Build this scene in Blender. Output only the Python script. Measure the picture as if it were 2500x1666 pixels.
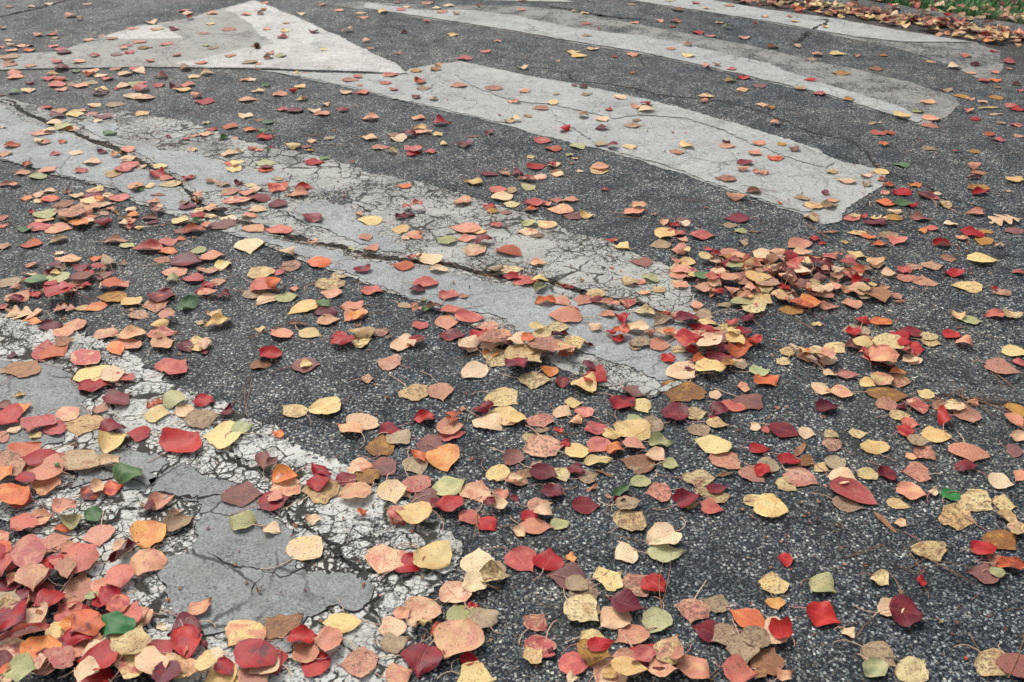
import bpy, math, random
from mathutils import Vector, noise, Matrix
R = math.radians
for o in list(bpy.data.objects): bpy.data.objects.remove(o)
SC = bpy.context.scene

# ---------------- camera ----------------
CH, PITCH, LENS = 1.35, 30.5, 35.0
FPX = 2500.0 * LENS / 36.0                   # focal length in pixels of the photograph
cd = bpy.data.cameras.new("camera"); cam = bpy.data.objects.new("camera", cd)
SC.collection.objects.link(cam); SC.camera = cam
cam.location = (0, 0, CH); cam.rotation_euler = (R(90 - PITCH), 0, 0)
cd.sensor_width = 36.0; cd.lens = LENS; cd.clip_start = 0.05; cd.clip_end = 500
cd.dof.use_dof = True; cd.dof.focus_distance = 2.55; cd.dof.aperture_fstop = 10.0

# ---------------- sky, sun, exposure ----------------
SUN_EL, SUN_ROT = 52.0, -35.0
w = bpy.data.worlds.new("World"); SC.world = w; w.use_nodes = True
nt = w.node_tree; bg = nt.nodes["Background"]
sky = nt.nodes.new("ShaderNodeTexSky"); sky.sky_type = 'NISHITA'; sky.sun_disc = False
sky.sun_elevation = R(SUN_EL); sky.sun_rotation = R(SUN_ROT); sky.air_density = 1.0; sky.dust_density = 6.0; sky.ozone_density = 1.0
hsv = nt.nodes.new('ShaderNodeHueSaturation'); hsv.inputs['Saturation'].default_value = .45   # thin high cloud greys the sky
nt.links.new(sky.outputs[0], hsv.inputs['Color']); nt.links.new(hsv.outputs[0], bg.inputs[0]); bg.inputs[1].default_value = 0.135
ld = bpy.data.lights.new("sun", 'SUN'); sun = bpy.data.objects.new("sun", ld); SC.collection.objects.link(sun)
ld.energy = 1.25; ld.angle = R(17); ld.color = (1.0, 0.955, 0.885)
sd = Vector((math.sin(R(SUN_ROT)) * math.cos(R(SUN_EL)), math.cos(R(SUN_ROT)) * math.cos(R(SUN_EL)), math.sin(R(SUN_EL))))
sun.rotation_euler = sd.to_track_quat('Z', 'Y').to_euler()
SC.view_settings.view_transform = 'Standard'; SC.view_settings.look = 'None'
SC.view_settings.gamma = 1.0; SC.view_settings.exposure = 0.30; SC.view_settings.use_curve_mapping = False

# ---------------- helpers ----------------
SP, CP = math.sin(R(PITCH)), math.cos(R(PITCH))
def G(x, y):
    """photo pixel -> point on the road plane"""
    dx = (x - 1250) / FPX; dy = (833 - y) / FPX
    vy = CP + dy * SP; vz = -SP + dy * CP
    t = -CH / vz
    return Vector((dx * t, vy * t, 0.0))
def inpoly(p, poly):
    x, y = p[0], p[1]; c = False; n = len(poly); j = n - 1
    for i in range(n):
        xi, yi = poly[i][0], poly[i][1]; xj, yj = poly[j][0], poly[j][1]
        if (yi > y) != (yj > y) and x < (xj - xi) * (y - yi) / (yj - yi) + xi: c = not c
        j = i
    return c
def link(name, me, mat=None, parent=None):
    o = bpy.data.objects.new(name, me); SC.collection.objects.link(o)
    if mat and me is not None: me.materials.append(mat)
    if parent: o.parent = parent
    return o
def mesh(name, V, F, smooth=False):
    me = bpy.data.meshes.new(name); me.from_pydata(V, [], F); me.update()
    if smooth: me.polygons.foreach_set('use_smooth', [True] * len(me.polygons))
    return me
def s2l(c):
    return tuple((v / 255 / 12.92) if v / 255 <= .04045 else ((v / 255 + .055) / 1.055) ** 2.4 for v in c)

class NT:
    def __init__(s, name):
        s.m = bpy.data.materials.new(name); s.m.use_nodes = True; s.t = s.m.node_tree
        s.b = s.t.nodes["Principled BSDF"]
    def n(s, k, **kw):
        nd = s.t.nodes.new(k)
        for a, v in kw.items():
            if a == 'ins':
                for i, val in v.items():
                    if hasattr(val, 'is_output') or isinstance(val, bpy.types.NodeSocket): s.t.links.new(val, nd.inputs[i])
                    else: nd.inputs[i].default_value = val
            else: setattr(nd, a, v)
        return nd
    def math(s, op, a, b=0.0, c=0.0, clamp=False):
        return s.n("ShaderNodeMath", operation=op, use_clamp=clamp, ins={0: a, 1: b, 2: c}).outputs[0]
    def mix(s, f, a, b, mode='MIX'):
        nd = s.n("ShaderNodeMix", data_type='RGBA', blend_type=mode, ins={0: f})
        for i, v in ((6, a), (7, b)):
            if isinstance(v, bpy.types.NodeSocket): s.t.links.new(v, nd.inputs[i])
            else: nd.inputs[i].default_value = (v[0], v[1], v[2], 1)
        return nd.outputs[2]
    def ramp(s, f, pts, interp='LINEAR'):
        nd = s.n("ShaderNodeValToRGB", ins={0: f}); cr = nd.color_ramp; cr.interpolation = interp
        while len(cr.elements) < len(pts): cr.elements.new(0.5)
        for e, (p, c) in zip(cr.elements, pts):
            e.position = p; e.color = (c, c, c, 1) if not hasattr(c, '__len__') else (c[0], c[1], c[2], 1)
        return nd.outputs[0]
    def noise(s, vec, scale, detail=3, rough=.55, col=False):
        nd = s.n("ShaderNodeTexNoise", ins={'Vector': vec, 'Scale': scale, 'Detail': detail, 'Roughness': rough})
        return nd.outputs[1 if col else 0]
    def smooth(s, v, a, b):
        return s.n("ShaderNodeMapRange", interpolation_type='SMOOTHSTEP', ins={0: v, 1: a, 2: b, 3: 0.0, 4: 1.0}).outputs[0]
    def warp(s, vec, scale, amt):
        c = s.noise(vec, scale, 3, .6, True)
        m = s.n("ShaderNodeVectorMath", operation='SUBTRACT', ins={0: c, 1: (.5, .5, .5)}).outputs[0]
        m = s.n("ShaderNodeVectorMath", operation='SCALE', ins={0: m, 'Scale': amt}).outputs[0]
        return s.n("ShaderNodeVectorMath", operation='ADD', ins={0: vec, 1: m}).outputs[0]

def aggregate(N, vec):
    """stones set in dark binder: returns colour, height"""
    wv = N.warp(N.warp(vec, 260, .0022), 70, .004)
    v1 = N.n("ShaderNodeTexVoronoi", distance='CHEBYCHEV', ins={'Vector': wv, 'Scale': 146.0, 'Randomness': 1.0})
    v2 = N.n("ShaderNodeTexVoronoi", ins={'Vector': wv, 'Scale': 330.0, 'Randomness': 1.0})
    r1 = N.n("ShaderNodeSeparateColor", ins={0: v1.outputs['Color']}); r2 = N.n("ShaderNodeSeparateColor", ins={0: v2.outputs['Color']})
    c1 = N.ramp(r1.outputs[0], [(0, (.008, .011, .015)), (.38, (.026, .032, .040)), (.62, (.075, .084, .094)), (.76, (.18, .182, .17)), (.88, (.44, .43, .37)), (1, (.78, .74, .62))])
    c1 = N.mix(N.math('MULTIPLY', N.math('GREATER_THAN', r1.outputs[1], .82), .45), c1, (.30, .20, .12))
    c2 = N.ramp(r2.outputs[0], [(0, (.006, .008, .011)), (.5, (.028, .033, .040)), (.78, (.10, .105, .105)), (1, (.42, .41, .35))])
    edge = N.smooth(v1.outputs['Distance'], .26, .42)
    c = N.mix(edge, c1, c2)
    big = N.noise(vec, 1.3, 4, .6); mid = N.noise(vec, 9, 4, .6)
    c = N.mix(1.0, c, N.ramp(mid, [(.36, (1.12, 1.12, 1.12)), (.60, (.50, .54, .58))]), 'MULTIPLY')
    c = N.mix(N.math('MULTIPLY', N.smooth(N.noise(vec, .55, 4, .65), .44, .60), .16), c, N.mix(.5, c, (.18, .155, .12)))
    c = N.mix(1.0, c, N.ramp(big, [(.3, (.66, .76, .87)), (.5, (.90, .96, 1.02)), (.7, (1.14, 1.15, 1.11))]), 'MULTIPLY')
    h = N.math('SUBTRACT', 1.0, v1.outputs['Distance'])
    h = N.math('ADD', h, N.math('MULTIPLY', v2.outputs['Distance'], -.5))
    return c, h
def asphalt_mat():
    N = NT("asphalt"); vec = N.n("ShaderNodeTexCoord").outputs['Object']
    c, h = aggregate(N, vec)
    st = N.smooth(N.noise(vec, 1.7, 5, .7), .60, .68); c = N.mix(N.math('MULTIPLY', st, .45), c, (.020, .021, .022))
    du = N.smooth(N.noise(N.warp(vec, 3, .3), 3.1, 5, .75), .60, .72); c = N.mix(N.math('MULTIPLY', du, .22), c, (.20, .18, .15))
    # earth washed into the gutter
    a_, b_ = G(1880, -10), G(2560, 100); d_ = (b_ - a_).normalized(); nx_, ny_ = -d_.y, d_.x
    if ny_ < 0: nx_, ny_ = -nx_, -ny_
    dd = N.n("ShaderNodeVectorMath", operation='DOT_PRODUCT', ins={0: vec, 1: (nx_, ny_, 0)}).outputs['Value']
    dd = N.math('SUBTRACT', dd, nx_ * a_.x + ny_ * a_.y)
    dd = N.math('ADD', dd, N.math('MULTIPLY', N.math('SUBTRACT', N.noise(vec, 2.5, 4, .65), .5), 1.6))
    c = N.mix(N.math('MULTIPLY', N.smooth(dd, -1.0, -.20), .6), c, N.mix(N.noise(vec, 60, 4, .8), (.018, .014, .012), (.075, .055, .042)))
    # hairline cracks here and there
    e = N.n("ShaderNodeTexVoronoi", feature='DISTANCE_TO_EDGE', ins={'Vector': N.warp(vec, 5, .16), 'Scale': 2.6}).outputs[0]
    wm = N.smooth(N.noise(vec, 1.1, 2), .50, .66)
    crack = N.math('MULTIPLY', N.math('SUBTRACT', 1.0, N.smooth(e, .004, .014)), wm)
    c = N.mix(N.math('MULTIPLY', crack, .8), c, (.012, .012, .013))
    rd = N.smooth(N.noise(vec, 22, 5, .7), .64, .72)          # reddish-brown crumbs of litter
    c = N.mix(N.math('MULTIPLY', rd, .35), c, (.10, .05, .03))
    bp = N.n("ShaderNodeBump", ins={'Strength': .85, 'Distance': .0022, 'Height': N.math('SUBTRACT', h, N.math('MULTIPLY', crack, 2))})
    N.t.links.new(c, N.b.inputs['Base Color']); N.t.links.new(bp.outputs[0], N.b.inputs['Normal'])
    N.t.links.new(N.ramp(N.noise(vec, 2.0, 3), [(.3, .50), (.7, .80)]), N.b.inputs['Roughness'])
    N.b.inputs['Specular IOR Level'].default_value = .16
    return N.m
def worn_mat(name, col, cover, cscale, cwidth, rough=1.0, crackamt=1.0):
    """old paint ground off the stone tops, cracked like a dry river bed"""
    N = NT(name); vec = N.n("ShaderNodeTexCoord").outputs['Object']
    base, h = aggregate(N, vec)
    pt = N.mix(N.noise(vec, 60, 4, .7), tuple(x * .72 for x in col), tuple(min(.8, x * 1.18) for x in col))
    n1 = N.noise(vec, 7, 5, .65); n2 = N.noise(vec, 170, 3, .7); n3 = N.noise(vec, 48, 4, .7)
    n0 = N.noise(vec, 2.2, 3, .6)
    m = N.math('ADD', N.math('MULTIPLY', N.math('ADD', N.math('MULTIPLY', n1, .6), N.math('MULTIPLY', n0, .4)), 1.1), N.math('MULTIPLY', n2, .75)); m = N.math('ADD', m, N.math('MULTIPLY', n3, .55))
    m = N.math('ADD', m, N.math('MULTIPLY', h, .10))
    mask = N.smooth(m, 1.26 - cover, 1.40 - cover)
    wv = N.warp(N.warp(N.warp(vec, 6, .07), 45, .016), 150, .005)
    e = N.n("ShaderNodeTexVoronoi", feature='DISTANCE_TO_EDGE', ins={'Vector': wv, 'Scale': cscale}).outputs[0]
    eb = N.n("ShaderNodeTexVoronoi", feature='DISTANCE_TO_EDGE', ins={'Vector': N.warp(wv, 3, .08), 'Scale': cscale * .42}).outputs[0]
    sel = N.smooth(N.noise(vec, 3.1, 3, .6), .46, .56)
    e = N.n("ShaderNodeMix", data_type='FLOAT', ins={0: sel, 2: e, 3: eb}).outputs[0]
    e2 = N.n("ShaderNodeTexVoronoi", feature='DISTANCE_TO_EDGE', ins={'Vector': wv, 'Scale': cscale * 2.3}).outputs[0]
    wn = N.math('MULTIPLY', N.smooth(N.noise(vec, 8, 4, .7), .42, .72), cwidth * 3.2)
    wn = N.math('SUBTRACT', wn, N.math('MULTIPLY', N.smooth(N.noise(vec, 3.3, 3), .50, .66), .06))
    ck = N.math('SUBTRACT', 1.0, N.smooth(N.math('SUBTRACT', e, wn), .0, .05))
    ck2 = N.math('MULTIPLY', N.math('SUBTRACT', 1.0, N.smooth(N.math('SUBTRACT', e2, N.math('MULTIPLY', wn, .6)), .0, .06)), N.smooth(N.noise(vec, 4, 2), .42, .58))
    ck = N.math('MULTIPLY', N.math('MAXIMUM', ck, ck2), crackamt, clamp=True)
    vp = N.n("ShaderNodeTexVoronoi", ins={'Vector': N.warp(vec, 150, .005), 'Scale': 120.0}); vpr = N.n("ShaderNodeSeparateColor", ins={0: vp.outputs['Color']})
    pit = N.math('MULTIPLY', N.math('GREATER_THAN', vpr.outputs[0], .66), N.math('SUBTRACT', 1.0, N.smooth(vp.outputs['Distance'], .22, .45)))
    mask = N.math('MULTIPLY', mask, N.math('SUBTRACT', 1.0, N.math('MULTIPLY', pit, .75)))
    gr_ = N.smooth(N.noise(vec, 4.5, 5, .72), .50, .66)
    pt = N.mix(N.math('MULTIPLY', gr_, .38), pt, (.20, .19, .165))
    c = N.mix(mask, base, pt)
    c = N.mix(ck, c, N.mix(N.noise(vec, 200, 2), (.012, .013, .011), (.075, .070, .055)))
    hh = N.math('SUBTRACT', N.math('ADD', N.math('MULTIPLY', mask, .5), N.math('MULTIPLY', h, .5)), N.math('MULTIPLY', ck, 2.2))
    bp = N.n("ShaderNodeBump", ins={'Strength': .8 * rough, 'Distance': .0025, 'Height': hh})
    N.t.links.new(c, N.b.inputs['Base Color']); N.t.links.new(bp.outputs[0], N.b.inputs['Normal'])
    N.b.inputs['Roughness'].default_value = .8; N.b.inputs['Specular IOR Level'].default_value = .2
    return N.m
def smooth_mat(name, col, pits=1.0, hair=1.0):
    """thermoplastic that is still whole: fine grain, pits, a few hairlines, dirt"""
    N = NT(name); vec = N.n("ShaderNodeTexCoord").outputs['Object']
    n = N.noise(vec, 260, 3, .7); b = N.noise(vec, 3.2, 5, .65)
    c = N.mix(N.smooth(n, .30, .70), tuple(x * .62 for x in col), tuple(min(.8, x * 1.34) for x in col))
    c = N.mix(1.0, c, N.ramp(N.noise(vec, 38, 4, .75), [(.3, .80), (.7, 1.14)]), 'MULTIPLY')
    c = N.mix(1.0, c, N.ramp(b, [(.3, .82), (.7, 1.14)]), 'MULTIPLY')
    v = N.n("ShaderNodeTexVoronoi", ins={'Vector': N.warp(vec, 120, .006), 'Scale': 78.0}); rv = N.n("ShaderNodeSeparateColor", ins={0: v.outputs['Color']})
    pm = N.math('MULTIPLY', N.math('GREATER_THAN', rv.outputs[0], .62), N.math('SUBTRACT', 1.0, N.smooth(v.outputs['Distance'], .16, .34)))
    pm = N.math('MULTIPLY', pm, N.math('MULTIPLY', N.smooth(N.noise(vec, 6, 3), .38, .62), pits))
    c = N.mix(N.math('MULTIPLY', pm, .8), c, (.05, .052, .055))
    c = N.mix(N.math('MULTIPLY', N.smooth(N.noise(vec, 4.5, 5, .72), .50, .66), .30), c, (.17, .165, .145))
    base, hb = aggregate(N, vec)
    gr = N.math('ADD', N.math('MULTIPLY', N.noise(vec, 150, 3, .7), .6), N.math('MULTIPLY', N.noise(vec, 12, 4, .7), .4))
    gm_ = N.smooth(gr, .53, .60)
    c = N.mix(N.math('MULTIPLY', gm_, .55), c, base)
    e = N.n("ShaderNodeTexVoronoi", feature='DISTANCE_TO_EDGE', ins={'Vector': N.warp(N.warp(vec, 4, .10), 30, .02), 'Scale': 5.5}).outputs[0]
    ck = N.math('MULTIPLY', N.math('SUBTRACT', 1.0, N.smooth(e, .006, .022)), N.math('MULTIPLY', N.smooth(N.noise(vec, 2.4, 2), .47, .55), hair), clamp=True)
    c = N.mix(N.math('MULTIPLY', ck, .85), c, (.03, .03, .03))
    hh = N.math('SUBTRACT', N.math('MULTIPLY', n, .25), N.math('ADD', pm, ck))
    bp = N.n("ShaderNodeBump", ins={'Strength': .5, 'Distance': .0016, 'Height': hh})
    N.t.links.new(c, N.b.inputs['Base Color']); N.t.links.new(bp.outputs[0], N.b.inputs['Normal'])
    N.b.inputs['Roughness'].default_value = .7; N.b.inputs['Specular IOR Level'].default_value = .2
    return N.m
def dirt_mat(name, col, col2, scale=60):
    N = NT(name); vec = N.n("ShaderNodeTexCoord").outputs['Object']
    n = N.noise(vec, scale, 5, .7); g = N.noise(vec, 9, 3)
    c = N.mix(N.smooth(n, .4, .65), col, col2); c = N.mix(N.math('MULTIPLY', N.smooth(g, .58, .70), .35), c, (.035, .05, .015))
    bp = N.n("ShaderNodeBump", ins={'Strength': 1.0, 'Distance': .004, 'Height': n})
    N.t.links.new(c, N.b.inputs['Base Color']); N.t.links.new(bp.outputs[0], N.b.inputs['Normal']); N.b.inputs['Roughness'].default_value = .95
    return N.m
def plain_mat(name, col, rough=.7):
    N = NT(name); vec = N.n("ShaderNodeTexCoord").outputs['Object']
    c = N.mix(N.noise(vec, 120, 2), tuple(x * .7 for x in col), tuple(x * 1.25 for x in col))
    N.t.links.new(c, N.b.inputs['Base Color']); N.b.inputs['Roughness'].default_value = rough
    return N.m
def leaf_mat():
    N = NT("leaf_skin")
    t1 = N.n("ShaderNodeAttribute", attribute_name='tint').outputs['Color']; t2 = N.n("ShaderNodeAttribute", attribute_name='tint2').outputs['Color']
    dt = N.n("ShaderNodeSeparateColor", ins={0: N.n("ShaderNodeAttribute", attribute_name='info').outputs['Color']})
    spot, seed, bias = dt.outputs
    uv = N.n("ShaderNodeSeparateXYZ", ins={0: N.n("ShaderNodeUVMap", uv_map='UVMap').outputs[0]})
    u, v = uv.outputs[0], uv.outputs[1]
    vec = N.n("ShaderNodeCombineXYZ", ins={0: u, 1: N.math('MULTIPLY', v, .5), 2: N.math('MULTIPLY', seed, 91.0)}).outputs[0]
    a = N.noise(vec, 2.6, 3, .6)
    av = N.math('ABSOLUTE', v)
    f = N.smooth(N.math('ADD', a, N.math('MULTIPLY', N.math('SUBTRACT', bias, .5), .5)), .42, .64)
    rim = N.math('MULTIPLY', N.smooth(av, .80, 1.0), .35)
    c = N.mix(N.math('MAXIMUM', f, rim), t1, t2)
    c = N.mix(1.0, c, N.ramp(N.noise(vec, 30, 4, .7), [(.28, .66), (.72, 1.26)]), 'MULTIPLY')
    c = N.mix(1.0, c, N.ramp(N.noise(vec, 90, 2, .6), [(.3, .84), (.7, 1.12)]), 'MULTIPLY')
    sv = N.math('FRACT', N.math('MULTIPLY', N.math('SUBTRACT', u, N.math('MULTIPLY', av, .22)), 7.0))
    sv = N.math('SUBTRACT', 1.0, N.smooth(N.math('ABSOLUTE', N.math('SUBTRACT', sv, .5)), .0, .09))
    mid = N.math('SUBTRACT', 1.0, N.smooth(av, .012, .04))
    vein = N.math('MAXIMUM', N.math('MULTIPLY', sv, .35), mid)
    c = N.mix(N.math('MULTIPLY', vein, .32), c, N.mix(.5, t2, (.62, .42, .26)))
    s1 = N.noise(vec, 8, 4, .75); thr = N.math('SUBTRACT', .76, N.math('MULTIPLY', spot, .40))
    sm = N.smooth(s1, thr, N.math('ADD', thr, .07))
    c = N.mix(N.math('MULTIPLY', sm, .70), c, (.13, .078, .050))
    c = N.mix(N.math('MULTIPLY', N.smooth(N.math('ADD', N.noise(vec, 4.2, 4, .7), N.math('MULTIPLY', spot, .2)), .66, .84), .5), c, (.19, .10, .065))
    vo = N.n("ShaderNodeTexVoronoi", ins={'Vector': vec, 'Scale': 13.0}); vr = N.n("ShaderNodeSeparateColor", ins={0: vo.outputs['Color']})
    dots = N.math('MULTIPLY', N.math('LESS_THAN', vr.outputs[0], N.math('ADD', N.math('MULTIPLY', spot, .55), .03)), N.math('SUBTRACT', 1.0, N.smooth(vo.outputs['Distance'], .18, .34)))
    c = N.mix(N.math('MULTIPLY', dots, .75), c, (.055, .032, .024))
    en = N.noise(vec, 6, 4, .7)      # edges that have dried brown
    er = N.smooth(N.math('ADD', av, N.math('MULTIPLY', N.math('SUBTRACT', en, .5), 1.1)), 1.02, 1.16)
    c = N.mix(N.math('MULTIPLY', er, .6), c, (.17, .095, .055))
    bf = N.n("ShaderNodeNewGeometry").outputs['Backfacing']
    hs = N.n("ShaderNodeHueSaturation", ins={'Saturation': .72, 'Value': 1.12, 'Color': c}).outputs[0]
    hs = N.mix(.18, hs, (.55, .42, .33))
    c = N.mix(bf, c, hs)
    bp = N.n("ShaderNodeBump", ins={'Strength': .55, 'Distance': .0012, 'Height': N.math('ADD', N.math('MULTIPLY', N.noise(vec, 9, 3), .7), N.math('MULTIPLY', vein, -.5))})
    N.t.links.new(c, N.b.inputs['Base Color']); N.t.links.new(bp.outputs[0], N.b.inputs['Normal'])
    N.t.links.new(N.ramp(spot, [(0, .42), (.6, .62)]), N.b.inputs['Roughness']); N.b.inputs['Specular IOR Level'].default_value = .26
    tr = N.n("ShaderNodeBsdfTranslucent", ins={0: c}); mx = N.n("ShaderNodeMixShader", ins={0: .17, 1: N.b.outputs[0], 2: tr.outputs[0]})
    N.t.links.new(mx.outputs[0], N.t.nodes["Material Output"].inputs[0])
    return N.m

# ---------------- ground, markings ----------------
rng = random.Random(11)
ASPH = asphalt_mat()
road = link('road', mesh('road', [(-60, -6, 0), (60, -6, 0), (60, 90, 0), (-60, 90, 0)], [(0, 1, 2, 3)]), ASPH); road['kind'] = 'structure'

def ragged(px, amp=.006, step=.014, seed=0, closed=True):
    """photo outline -> road-plane outline broken up like flaked paint"""
    P = [G(*p) for p in px]; out = []; n = len(P)
    for i in range(n if closed else n - 1):
        a, b = P[i], P[(i + 1) % n]; L = (b - a).length
        k = max(1, min(140, int(L / step)))
        for j in range(k):
            p = a.lerp(b, j / k)
            q = Vector((p.x * 9 + seed, p.y * 9, seed)); r = Vector((p.x * 42, p.y * 42 + seed, 3.1)); t = Vector((p.x * 120, p.y * 120, seed))
            d = noise.noise_vector(q) * amp * 1.6 + noise.noise_vector(r) * amp * 1.2 + noise.noise_vector(t) * amp * .9 + noise.noise_vector(t * 2.3) * amp * .45
            out.append(Vector((p.x + d.x, p.y + d.y, 0)))
    if not closed: out.append(P[-1].copy())
    return out
from mathutils.geometry import tessellate_polygon
POLYS = []
def sheet(name, px, z0, z1, mat, amp=.006, seed=0):
    o = ragged(px, amp, .0085, seed); n = len(o)
    tri = tessellate_polygon([o])
    V = [(p.x, p.y, z1) for p in o] + [(p.x, p.y, z0) for p in o]
    F = []
    for t in tri:
        a, b, c = [o[i] for i in t]
        F.append(t if (b - a).cross(c - a).z > 0 else (t[0], t[2], t[1]))
    for i in range(n):
        j = (i + 1) % n; F.append((i, j, n + j, n + i))
    ob = link(name, mesh(name, V, F), mat); ob['kind'] = 'structure'
    POLYS.append((o, z1)); return ob
def ribbon(px, width, z, amp=.008, taper=True, seed=0, wvar=.6, closed=False):
    P = ragged(px, amp, .0085, seed, closed)
    if closed: P.append(P[0])
    n = len(P); V = []; F = []
    for i, p in enumerate(P):
        a = P[max(0, i - 1)]; b = P[min(n - 1, i + 1)]; d = (b - a); d = d.normalized() if d.length > 1e-6 else Vector((1, 0, 0))
        nn = Vector((-d.y, d.x, 0))
        f = 1 + wvar * 1.2 * noise.noise(Vector((p.x * 14, p.y * 14, seed))) + wvar * 1.5 * noise.noise(Vector((p.x * 90, p.y * 90, seed + 5)))
        if taper: f *= min(1, 6 * min(i, n - 1 - i) / n + .15)
        h = max(.00008, width * .5 * f)
        V += [(p.x + nn.x * h, p.y + nn.y * h, z), (p.x - nn.x * h, p.y - nn.y * h, z)]
        if i: F.append((2 * i - 2, 2 * i - 1, 2 * i + 1, 2 * i))
    return V, F
def crack(px, width, z, mat, **k):
    V, F = ribbon(px, width, z, **k)
    F = [f if (Vector(V[f[1]]) - Vector(V[f[0]])).cross(Vector(V[f[2]]) - Vector(V[f[0]])).z > 0 else f[::-1] for f in F]
    o = link('road_crack', mesh('road_crack', V, F), mat); o['kind'] = 'structure'; return o

W1 = worn_mat('cracked_white_paint', (.56, .565, .52), .20, 27.0, .035)
W2 = worn_mat('ground_down_paint', (.42, .425, .39), .215, 28.0, .016, crackamt=.95)
W3 = worn_mat('faded_paint', (.40, .41, .385), .28, 10.0, -.01, .8, .3)
W5 = worn_mat('nearly_gone_paint', (.30, .30, .275), .13, 12.0, .0, .9, .25)
S1 = smooth_mat('grey_thermoplastic', (.245, .260, .252), 1.0, 1.0)
S2 = smooth_mat('pale_thermoplastic', (.31, .332, .328), .5, .5)
S3 = smooth_mat('light_thermoplastic', (.38, .395, .375), .6, .5)
S4 = smooth_mat('white_thermoplastic', (.50, .50, .465), .8, .4)
W4 = worn_mat('arrow_paint', (.35, .352, .32), .24, 9.0, .0, .6, .35)
CR = dirt_mat('crack_dirt', (.010, .010, .009), (.035, .030, .024), 140)
TR = dirt_mat('trough_dirt', (.010, .010, .008), (.050, .038, .026), 90)

# stripe nearest the camera
sheet('painted_stripe', [(-120, 735), (0, 768), (60, 785), (150, 810), (279, 846), (345, 895), (412, 934), (465, 962), (520, 985), (566, 1006), (633, 1032), (713, 1090), (792, 1125), (845, 1150), (930, 1195), (1010, 1240), (1070, 1275), (1125, 1320), (1095, 1380), (1060, 1440), (1030, 1500), (1010, 1570), (985, 1740), (430, 1740), (400, 1600), (320, 1520), (250, 1440), (170, 1395), (90, 1330), (40, 1275), (-120, 1230)], 0, .004, W1, .012, 1)
for i, pg in enumerate([
    [(-120, 860), (0, 878), (30, 884), (95, 889), (143, 892), (149, 905), (186, 942), (197, 961), (202, 982), (226, 1003), (226, 1014), (186, 1035), (160, 1052), (150, 1085), (95, 1105), (40, 1120), (-120, 1130)],
    [(295, 1102), (346, 1102), (394, 1120), (410, 1139), (372, 1165), (359, 1205), (300, 1203), (298, 1168), (240, 1176), (190, 1187), (176, 1166), (186, 1125), (235, 1108)],
    [(372, 1172), (430, 1132), (500, 1150), (560, 1192), (650, 1265), (715, 1300), (735, 1370), (700, 1408), (760, 1402), (830, 1402), (870, 1408), (925, 1425), (900, 1470), (860, 1492), (800, 1478), (790, 1500), (740, 1520), (735, 1560), (690, 1600), (630, 1590), (560, 1560), (500, 1560), (440, 1548), (400, 1480), (385, 1400), (392, 1360), (470, 1340), (490, 1250), (440, 1222), (380, 1228)]]):
    sheet('paint_patch', pg, .004, .0058, S1, .012, 20 + i)
    crack(pg, .0028, .0050, CR, seed=20 + i, amp=.012, taper=False, wvar=2.0, closed=True)
# second stripe: above and below the long trough
TRO = [(-120, 225), (0, 246), (27, 250), (66, 279), (106, 295), (186, 326), (226, 345), (279, 363), (345, 398), (372, 411), (439, 450), (473, 488), (520, 520), (574, 541), (646, 556), (707, 578), (766, 593), (832, 604), (899, 627), (992, 638), (1093, 648), (1160, 666), (1226, 678), (1346, 688), (1399, 705), (1439, 727), (1500, 738), (1553, 742), (1614, 766), (1650, 778)]
up = [(x, y - 5) for x, y in TRO]; lo = [(x, y + 7) for x, y in TRO]
sheet('painted_stripe', [(-120, 205), (60, 252), (186, 292), (300, 272), (450, 296), (575, 340), (610, 350), (800, 390), (905, 425), (1000, 443), (1106, 470), (1173, 492), (1282, 522), (1359, 554), (1412, 573), (1500, 597), (1540, 618), (1633, 655), (1680, 690), (1700, 730), (1690, 775)] + up[::-1][1:-4], 0, .004, W2, .010, 2)
sheet('painted_stripe', lo[1:] + [(1700, 800), (1750, 825), (1745, 865), (1690, 925), (1600, 975), (1520, 960), (1450, 935), (1372, 905), (1300, 870), (1200, 820), (1100, 775), (1000, 732), (952, 719), (872, 685), (808, 663), (731, 634), (681, 613), (593, 583), (553, 574), (500, 556), (425, 526), (385, 514), (319, 493), (292, 466), (200, 448), (125, 427), (53, 406), (0, 393), (-120, 380)], 0, .004, W2, .007, 3)
for i, pg in enumerate([
    [(186, 300), (290, 302), (275, 335), (345, 352), (400, 368), (490, 380), (545, 405), (640, 420), (700, 425), (710, 445), (640, 455), (600, 470), (545, 468), (486, 472), (446, 436), (378, 398), (298, 358), (236, 334)],
    [(-120, 240), (0, 262), (60, 300), (106, 312), (186, 341), (279, 380), (345, 412), (372, 427), (428, 458), (455, 495), (425, 519), (385, 508), (319, 487), (292, 462), (200, 443), (125, 422), (53, 402), (0, 390), (-120, 375)],
    [(729, 496), (806, 493), (854, 498), (872, 522), (872, 538), (936, 565), (925, 575), (952, 589), (989, 607), (987, 624), (939, 618), (872, 598), (800, 562), (750, 552), (708, 530)],
    [(560, 568), (620, 571), (700, 597), (760, 608), (830, 622), (900, 644), (1000, 657), (1060, 663), (1130, 676), (1200, 694), (1260, 704), (1330, 714), (1400, 735), (1470, 757), (1550, 767), (1620, 791), (1680, 822), (1708, 850), (1673, 892), (1630, 928), (1593, 925), (1540, 902), (1500, 886), (1400, 858), (1306, 817), (1266, 812), (1239, 788), (1194, 770), (1127, 760), (1061, 746), (1000, 727), (952, 712), (872, 680), (808, 658), (731, 628), (681, 606), (600, 584)]]):
    sheet('paint_patch', pg, .004, .0058, S2, .009, 40 + i)
    crack(pg, .0020, .0050, CR, seed=40 + i, amp=.009, taper=False, wvar=1.8, closed=True)
tr = crack(TRO, .040, .0022, TR, seed=7, amp=.006, taper=False, wvar=.5)
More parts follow.
